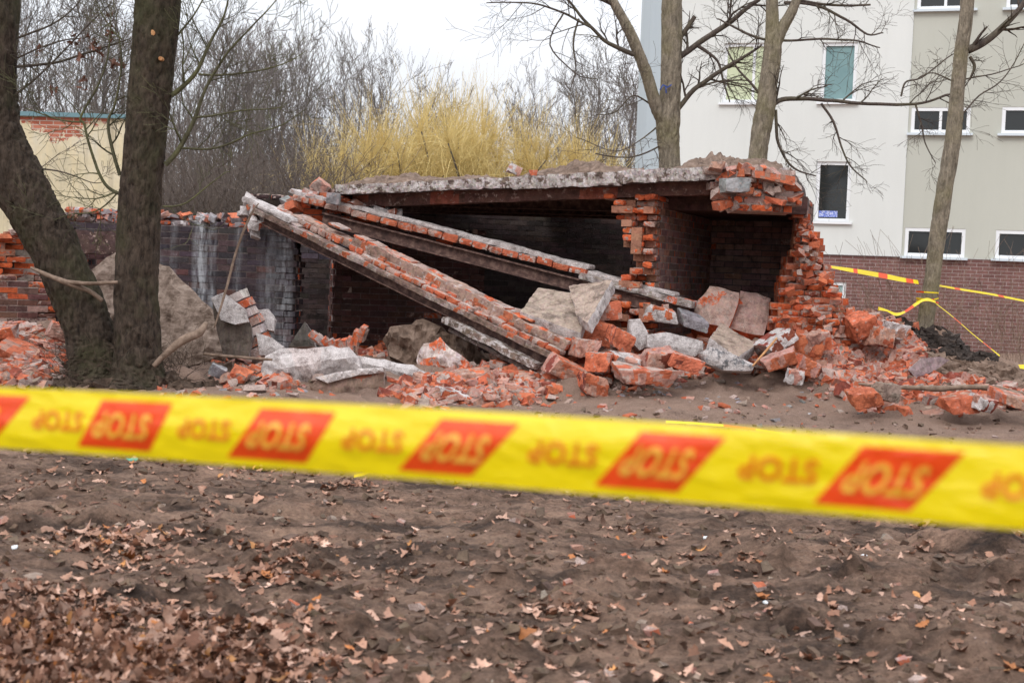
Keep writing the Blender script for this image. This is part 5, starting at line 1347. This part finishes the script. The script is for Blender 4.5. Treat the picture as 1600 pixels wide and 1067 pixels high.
# sticks
def stick(name, pts, mat, label, wob=.01, sides=6, lump=.15):
    o, rr = path_px(pts, wob); mb = MB(); mb.tube(o, rr, sides, True, lump); return tag(mb.build(name, mat, None, True, origin=o[0]), label, 'branch')
stick('thin_stick', [(335, 512, 14.8, 3), (350, 462, 14.9, 4.5), (372, 385, 15.0, 4.5), (392, 335, 15.05, 4), (404, 318, 15.1, 2)], M['wood'], 'long thin stick standing up from the earth against the left wall')
stick('broken_branch', [(240, 572, 14.1, 9), (262, 550, 14.15, 12), (285, 532, 14.2, 14), (310, 520, 14.3, 14), (322, 505, 14.4, 9)], M['wood'], 'snapped branch stub with torn end beside the upright trunk', .01, 8, .3)
stick('fallen_branch', [(1340, 600, 14.9, 4), (1400, 605, 14.8, 6), (1460, 606, 14.7, 9), (1530, 606, 14.6, 10), (1590, 614, 14.5, 9), (1640, 622, 14.5, 8)], M['wood'], 'long brown fallen branch across the right heap', .03, 7, .3)
stick('pale_stick', [(1176, 572, 14.9, 3), (1195, 550, 14.95, 4), (1214, 528, 15.0, 3)], M['cutwood'], 'short pale stick leaning on the pale tilted block', .004)
stick('timber_lath', [(318, 553, 14.9, 6), (400, 560, 14.85, 6), (425, 562, 14.8, 5)], M['wood'], 'thin grey lath lying left of the big white lump', .004, 4, 0)

# dry stalks against the apartment block
mb = MB(); rg = random.Random(8)
for k in range(150):
    px = rg.uniform(1330, 1640); b = P(px, 540, rg.uniform(20.5, 26)); b.z = gzs(b.x, b.y) - .05
    twigs(mb, b, Vector((rg.gauss(0, .15), 0, 1)), .004, rg.uniform(.6, 1.9), 1, rg, .05, .1, .5, 4, .0025)
tag(mb.build('dry_stalks', M['wood']), 'thin dry weed stalks in front of the brick plinth', 'weeds', kind='stuff')

# ------------------------------------------------------------------ fallen leaves
def build_leaves():
    rs = np.random.RandomState(4)
    half = [(0, .0), (.12, .09), (.22, .11), (.33, .21), (.44, .17), (.56, .28), (.68, .21), (.80, .23), (.92, .12), (1.0, 0)]
    T = []
    for var in range(5):
        r = np.random.RandomState(var); sx = r.uniform(.75, 1.25, 10)
        n = len(half); v = []
        mid = [(x, 0, 0) for x, _ in half]; L_ = [(x, y * sx[i] * r.uniform(.8, 1.2), 0) for i, (x, y) in enumerate(half)]; R_ = [(x, -y * sx[i] * r.uniform(.7, 1.2), 0) for i, (x, y) in enumerate(half)]
        v = np.array(mid + L_ + R_); v[:, 0] -= .5
        f = []
        for i in range(n - 1): f += [(i, i + 1, n + i + 1, n + i), (i, 2 * n + i, 2 * n + i + 1, i + 1)]
        T.append((v, np.array(f)))
    X = []; Yv = []
    def add(n, fx, fy): X.append(fx(n)); Yv.append(fy(n))
    # screen-even scatter: choose pixels, cast on the ground
    def cast(px, py):
        d = np.stack([(px - 800) / F, (533.5 - py) / F, -np.ones_like(px)], 0); Rm = np.array(ROT); dd = Rm @ d; Yd = (0 - 1.5) / dd[2] * dd[1]; Xd = Yd / dd[1] * dd[0]
        for _ in range(4):
            z = gz(Xd, Yd); Yd = (z - 1.5) / dd[2] * dd[1]; Xd = Yd / dd[1] * dd[0]
        return Xd, Yd
    N_ = 85000
    px = rs.uniform(-120, 1720, N_); py = 700 + 420 * rs.uniform(0, 1, N_) ** .9
    x, y = cast(px, py)
    clus = fbm(x * .9, y * 1.5, 4, 91); c2 = fbm(x * 3, y * 3, 3, 51)
    dens = .036 + np.clip(clus * 1.7 + c2 * 1.2 - .52, 0, 1) * .9
    # thick drift bottom left, lighter towards the right
    drift = np.clip((1.0 - ((px - 120) / 430) ** 2 * np.sign(px - 120).clip(0, 1)) , 0, 1) * np.clip((py - 905 - px * .14) / 90, 0, 1)
    dens = dens * np.where(px > 900, .62, 1.0) + drift * .95
    dens += np.exp(-((py - 735) / 28) ** 2) * np.clip(1 - np.abs(px - 400) / 420, 0, 1) * .10
    # even density on the ground: fewer picks far off are smaller anyway
    keep = rs.uniform(0, 1, N_) < dens * np.clip((11.5 / y) ** 1.0 * .40, .16, 1) * np.where(drift > .3, 1.0, 1)
    x, y = x[keep], y[keep]; inde = drift[keep]
    n2 = 260; px2 = rs.uniform(-100, 1700, n2); py2 = rs.uniform(640, 760, n2); a, b = cast(px2, py2); x = np.concatenate([x, a]); y = np.concatenate([y, b]); inde = np.concatenate([inde, np.zeros(n2)])
    z = gz(x, y, True); n = len(x); V = []; Fs = []; Cs = []; off = 0
    pal = np.array([(.40, .25, .185), (.30, .18, .125), (.52, .36, .285), (.24, .13, .085), (.17, .085, .055), (.40, .17, .06), (.30, .19, .14), (.46, .24, .09), (.56, .41, .34)])
    pr = np.array([.17, .18, .13, .16, .12, .04, .12, .02, .06]); pr /= pr.sum()
    for i in range(n):
        v, f = T[rs.randint(5)]; v = v.copy(); s_ = rs.uniform(.03, .082) if rs.rand() > .12 else rs.uniform(.09, .13)
        cu = rs.uniform(-1.8, 2.6); cv = rs.uniform(-.9, 1.5); v[:, 2] = cu * v[:, 1] ** 2 + cv * v[:, 0] ** 2 + rs.uniform(-.25, .25) * v[:, 0] * np.sign(v[:, 1]) * np.abs(v[:, 1]) * 3
        v[:, 2] += rs.normal(0, .018, len(v)); s_ *= .8 if inde[i] > .3 else .92; v *= s_
        v[:, 2] += rs.uniform(-.5, .5) * v[:, 0] * v[:, 1]; a_ = rs.uniform(0, 6.28); st = .30 + .35 * min(1, inde[i]); tx, ty = rs.normal(0, st), rs.normal(0, st)
        Rz = np.array(Euler((tx, ty, a_)).to_matrix()); v = v @ Rz.T
        v += (x[i], y[i], z[i] - v[:, 2].min() * .6 + .004 + (rs.rand() * .05 if inde[i] > .3 else 0))
        V.append(v); Fs.append(f + off); off += len(v); c = pal[rs.choice(9, p=pr)] * rs.uniform(.75, 1.2); c = c * np.array([1.05, .91, .83]) * (.82 if inde[i] > .3 else 1.0) * (rs.uniform(.35, .8) if rs.rand() < .28 else 1.0); Cs.append(np.tile(np.append(c, 1), (len(f) * 4, 1)))
    V = np.concatenate(V); Fs = np.concatenate(Fs); Cs = np.concatenate(Cs).astype(np.float32)
    me = bpy.data.meshes.new('fallen_leaves'); me.vertices.add(len(V)); me.vertices.foreach_set('co', V.ravel()); me.loops.add(Fs.size); me.loops.foreach_set('vertex_index', Fs.ravel().astype(np.int32))
    me.polygons.add(len(Fs)); me.polygons.foreach_set('loop_start', np.arange(len(Fs)) * 4); me.polygons.foreach_set('use_smooth', [True] * len(Fs)); me.update(calc_edges=True)
    ca = me.color_attributes.new('Col', 'FLOAT_COLOR', 'CORNER'); ca.data.foreach_set('color', Cs.ravel()); me.materials.append(M['leaf'])
    o = bpy.data.objects.new('fallen_leaves', me); COL.objects.link(o); tag(o, 'dry curled brown oak leaves strewn over bare soil', 'leaves', kind='stuff'); print('leaves', n)
    # a few clusters of dead leaves still hanging in the twigs at the upper left
    mb = MB()
    for cx, cy in ((145, 75), (155, 82), (170, 30), (125, 88), (60, 78), (178, 100), (190, 105), (148, 66), (130, 130), (80, 140), (115, 60), (172, 55)):
        for k in range(7):
            c = P(cx + rs.normal(0, 4), cy + rs.normal(0, 5), 14.6 + rs.normal(0, .08)); m_ = rotm(*rs.uniform(0, 360, 3)); v, f = T[rs.randint(5)]; o_ = len(mb.v); 
            for q in v: mb.v.append(tuple(c + m_ @ Vector((q[0], q[1], q[1] ** 2 * 2)) * .075))
            for g in f: mb.face(tuple(int(t) + o_ for t in g), (.16, .07, .045, 1))
    d = bpy.data.objects['leaning_tree']; mb.build('dead_leaves', M['leaf'], d)
build_leaves()

# soil crumbs in the foreground
mb = MB(); rg = random.Random(15)
for k in range(9000):
    px, py = rg.uniform(-60, 1660), 640 + 470 * rg.random(); q = hit(px, py, 4)
    if q is None: continue
    s_ = rg.random() ** 5 * .045 + .005; kd = 'e' if rg.random() < .9 else rg.choice('twpt')
    q.z = float(gz(np.array([q.x]), np.array([q.y]), True)[0]); chunk(mb, q, (s_ * 1.3, s_, s_ * .8), rg, kd, .25)
tag(mb.build('soil_crumbs', M['masonry']), 'small soil crumbs and pebbles on the bare ground', 'crumbs', kind='stuff')
# litter
def litter(name, px, py, sz, mat, label, flatn=.25):
    q = hit(px, py, 4); q.z = float(gz(np.array([q.x]), np.array([q.y]), True)[0]) + .008; rg = random.Random(px); mb = MB()
    C = boxcorners(Vector((0, 0, 0)), (sz, sz * .8, sz * flatn), rotm(rg.uniform(-14, 14), rg.uniform(-14, 14), rg.random() * 180), .15, rg); mb.hexa(C, (5, 5, 2), sz * .09, 3 / sz, px, (.5, .5, .5, .2))
    o = mb.build(name, M[mat], None, True); o.location = q; tag(o, label, 'litter')
litter('bottle_cap', 1354, 868, .062, 'white', 'white disc of litter on bare soil under the tape at the right', .2)
litter('paper_scrap', 1200, 944, .05, 'white', 'white scrap near the lower middle of the bare soil')
litter('foil_scrap', 22, 860, .03, 'white', 'tiny bright scrap at the left frame edge', .6)
litter('foil_scrap', 1101, 857, .028, 'white', 'tiny bright scrap beside the leaf patch in the middle', .6)
litter('glass_shard', 207, 719, .07, 'teal', 'teal scrap just under the left part of the tape', .3)
litter('glass_shard', 394, 855, .02, 'teal', 'tiny green scrap on the bare soil at the left', .4)
litter('brick_crumb', 252, 722, .11, 'rust', 'dull red stone just under the left part of the tape', .6)
litter('paper_scrap', 702, 845, .04, 'white', 'small white scrap among leaves below the middle of the tape', .4)
litter('paper_scrap', 180, 717, .035, 'white', 'white crumb left of the teal scrap', .4)

# ------------------------------------------------------------------ barrier tape in front
TOPC = [(-420, 590), (0, 607), (400, 621), (800, 646), (1200, 671), (1600, 696), (2000, 722)]; BOTC = [(-420, 672), (0, 700), (350, 722), (600, 748), (900, 770), (1250, 800), (1600, 826), (2000, 862)]
def smooth_fit(pts):
    xs_ = np.array([p[0] for p in pts]) / 1000; ys_ = np.array([p[1] for p in pts]); return np.polyfit(xs_, ys_, 3)
tf, bf = smooth_fit(TOPC), smooth_fit(BOTC)
def T_(px, v, off=0):
    """v: 0 top edge, 1 bottom edge"""
    x = px / 1000; Yd = .08 * F / (94 + 37 * px / 1600.) ; py = lerp(float(np.polyval(tf, x)), float(np.polyval(bf, x)), v)
    wob = .004 * math.sin(px / 170.) * (v - .5) + .003 * math.sin(v * 6 + px / 300.)
    return P(px, py, Yd + wob - .034 * v * (1 - v)) + Vector((0, -off, 0))
tp = MB(); nx, nv = 160, 10; xs_ = np.linspace(-400, 2000, nx + 1)
for i in range(nx + 1):
    for j in range(nv + 1): tp.v.append(tuple(T_(xs_[i], j / nv)))
for i in range(nx):
    for j in range(nv): a = i * (nv + 1) + j; tp.face((a, a + 1, a + nv + 2, a + nv + 1))
tape = tp.build('barrier_tape', M['tyel'], None, True, origin=T_(-400, 1)); tag(tape, 'wide yellow barrier tape with red STOP panels stretched across the foreground', 'barrier tape')
PAN = [(-105, 48, -160, -10), (160, 270, 121, 234), (408, 525, 355, 478), (690, 812, 622, 736), (1002, 1135, 928, 1058), (1348, 1508, 1270, 1420), (1730, 1900, 1640, 1800)]
for tl, tr2, bl_, br_ in PAN:
    g = []; nu, nw = 14, 8; prn = MB()
    for i in range(nu + 1):
        row = []
        for j in range(nw + 1):
            v = lerp(.13, .885, j / nw); a, b = lerp(tl, bl_, j / nw), lerp(tr2, br_, j / nw); row.append(len(prn.v)); prn.v.append(tuple(T_(lerp(a, b, i / nu), v, .0010)))
        g.append(row)
    for i in range(nu):
        for j in range(nw): prn.face((g[i][j], g[i][j + 1], g[i + 1][j + 1], g[i + 1][j]))
    prn.build('red_panel', M['tred'], tape)
def text_verts():
    cu = bpy.data.curves.new('stop', 'FONT'); cu.body = 'STOP'; cu.size = 1; cu.offset = .03; cu.resolution_u = 3; cu.space_character = 1.05
    o = bpy.data.objects.new('stop', cu); COL.objects.link(o); bpy.context.view_layer.update(); me = bpy.data.meshes.new_from_object(o.evaluated_get(bpy.context.evaluated_depsgraph_get()))
    V = np.array([v.co[:] for v in me.vertices]); Fc = [tuple(p.vertices) for p in me.polygons]; bpy.data.objects.remove(o); bpy.data.meshes.remove(me)
    V[:, 0] = (V[:, 0] - V[:, 0].min()) / np.ptp(V[:, 0]); V[:, 1] = (V[:, 1] - V[:, 1].min()) / np.ptp(V[:, 1]); return V, Fc
TV, TF = text_verts()
def put_text(mb_, x0t, x1t, x0b, x1b, v0, v1, off):
    """letters upside down on the tape: x range along the top (v0) and bottom (v1) edges of the word"""
    o = len(mb_.v)
    for q in TV:
        u = 1 - q[0]; t = q[1]                      # turned by 180 degrees
        xa = lerp(x0t, x0b, t); xb = lerp(x1t, x1b, t); mb_.v.append(tuple(T_(lerp(xa, xb, u), lerp(v0, v1, t), off)))
    for f in TF: mb_.face(tuple(o + i for i in f))
for tl, tr2, bl_, br_ in PAN:
    ty = MB(); w_ = tr2 - tl; m0 = lerp(tl, bl_, .33); m1 = lerp(tl, bl_, .73)
    put_text(ty, m0 + .06 * w_, m0 + .83 * w_, m1 + .10 * w_, m1 + .88 * w_, .31, .72, .0040); ty.build('lettering', M['tyellow_text'], tape)
for (x0, x1, yc) in ((50, 132, 0), (276, 362, 0), (532, 632, 0), (822, 936, 0), (1150, 1280, 0), (1530, 1665, 0)):
    to_ = MB(); w_ = x1 - x0; put_text(to_, x0 + .05 * w_, x1, x0, x1 - .05 * w_, .33, .65, .0030); to_.build('lettering', M['ttext'], tape)

# ------------------------------------------------------------------ the far tape, tied to the tree
def ribbon(mb_, pts, wid, seg=10, twist=0, mats=None, per=.2):
    """pts: px, py, Y, apparent width in px (real width varies with the twist)"""
    o, rr = path_px(pts); dist = 0; prev = None
    for i in range(len(o)):
        t = (o[min(i + 1, len(o) - 1)] - o[max(i - 1, 0)]).normalized(); n1 = t.cross(Vector((0, 1, 0))).normalized(); r = rr[i]
        back = Vector((0, 1, 0)) * math.sqrt(max(0, (wid / 2) ** 2 - min(r, wid / 2) ** 2))
        a = o[i] + n1 * r + back; b = o[i] - n1 * r - back; k = len(mb_.v); mb_.v += [tuple(a), tuple(b)]
        if prev is not None:
            dist += (o[i] - o[i - 1]).length; mb_.face((k - 2, k - 1, k + 1, k), (.5, .5, .5, 1), 1 if (dist % (per * 2.6)) > per * 1.9 else 0)
        prev = k
TM = [M['tyel'], M['tred']]
mb = MB()
ribbon(mb, [(1245, 405, 17.6, 4), (1282, 414, 17.7, 3), (1310, 419, 17.8, 5), (1340, 424, 18.0, 7), (1380, 431, 18.3, 8), (1410, 437, 18.5, 7), (1435, 441, 18.7, 6)], .08, mats=2)
tag(mb.build('barrier_tape', TM, None, False, origin=P(1280, 414, 17.7)), 'yellow and red tape running from the raked wall to the tree', 'barrier tape')
mb = MB()
ribbon(mb, [(1466, 446, 18.9, 3), (1500, 452, 19.2, 3.4), (1550, 460, 19.6, 3.4), (1600, 470, 20.0, 3.4), (1680, 484, 20.6, 6)], .08)
tag(mb.build('barrier_tape', TM, None, False, origin=P(1466, 446, 18.9)), 'tape leaving the tree towards the right frame edge', 'barrier tape')
mb = MB()
ribbon(mb, [(1372, 482, 18.5, 6), (1385, 485, 18.5, 3), (1400, 491, 18.5, 5), (1414, 487, 18.5, 2.5), (1430, 476, 18.5, 4), (1440, 470, 18.55, 3), (1450, 468, 18.55, 5), (1462, 472, 18.6, 3)], .05)
for k, (y0, y1) in enumerate(((456, 458), (466, 474), (471, 466))):
    c0, c1 = P(1436, y0, 18.75), P(1470, y1, 18.75); pts = []
    for a_ in np.linspace(0, 2 * math.pi, 21):
        t = .5 - .5 * math.cos(a_); q = c0.lerp(c1, t) + Vector((0, -.165 * math.sin(a_), 0)) * 1.0; pts.append(q + Vector((0, .12, 0)))
    for i in range(20): mb.quad(pts[i] + Vector((0, 0, .009)), pts[i + 1] + Vector((0, 0, .009)), pts[i + 1] - Vector((0, 0, .009)), pts[i] - Vector((0, 0, .009)), (.5, .5, .5, 1), 1 if (i // 3 + k) % 3 == 0 else 0)
tag(mb.build('knotted_tape', TM, None, False, origin=P(1450, 475, 18.6)), 'crumpled tape knotted round the pale tree with a loose end', 'barrier tape')
mb = MB()
ribbon(mb, [(1462, 474, 18.6, 2), (1490, 496, 18.4, 2.2), (1520, 522, 18.2, 2.2), (1545, 542, 18.0, 2.2), (1562, 556, 17.9, 3)], .05)
tag(mb.build('barrier_tape', TM, None, False, origin=P(1462, 474, 18.6)), 'twisted tape hanging down from the knot to the soil heap', 'barrier tape')
mb = MB(); q = hit(1590, 575, 12); Yq = q.y if q else 16.5
ribbon(mb, [(1570, 572, Yq, 6), (1590, 574, Yq, 8), (1620, 572, Yq, 8)], .08); tag(mb.build('tape_scrap', TM, None, False, origin=P(1590, 575, Yq)), 'short end of tape on the ground at the right frame edge', 'barrier tape')
def ground_tape(pts, label, w_=.05):
    mb = MB(); pp = []
    for px, py in pts:
        q = hit(px, py, 4); q.z = float(gz(np.array([q.x]), np.array([q.y]), True)[0]) + .035; pp.append(q)
    for i, q in enumerate(pp):
        t = (pp[min(i + 1, len(pp) - 1)] - pp[max(0, i - 1)]).normalized(); n_ = Vector((0, .25, .97)); k = len(mb.v); mb.v += [tuple(q + n_ * w_ / 2), tuple(q - n_ * w_ / 2 + Vector((0, -.02, 0)))]
        if i: mb.face((k - 2, k - 1, k + 1, k), (.5, .5, .5, 1), 1 if i % 5 == 3 else 0)
    tag(mb.build('tape_scrap', TM, None, False, origin=pp[0]), label, 'barrier tape')
ground_tape([(553, 753), (568, 749), (585, 744), (600, 739), (612, 741), (625, 737), (640, 738)], 'twisted scrap of tape on the soil under the middle of the wide tape', .018)
ground_tape([(1040, 664), (1080, 668), (1130, 673), (1180, 678), (1240, 684)], 'loose length of tape lying on the ground just behind the wide tape', .02)
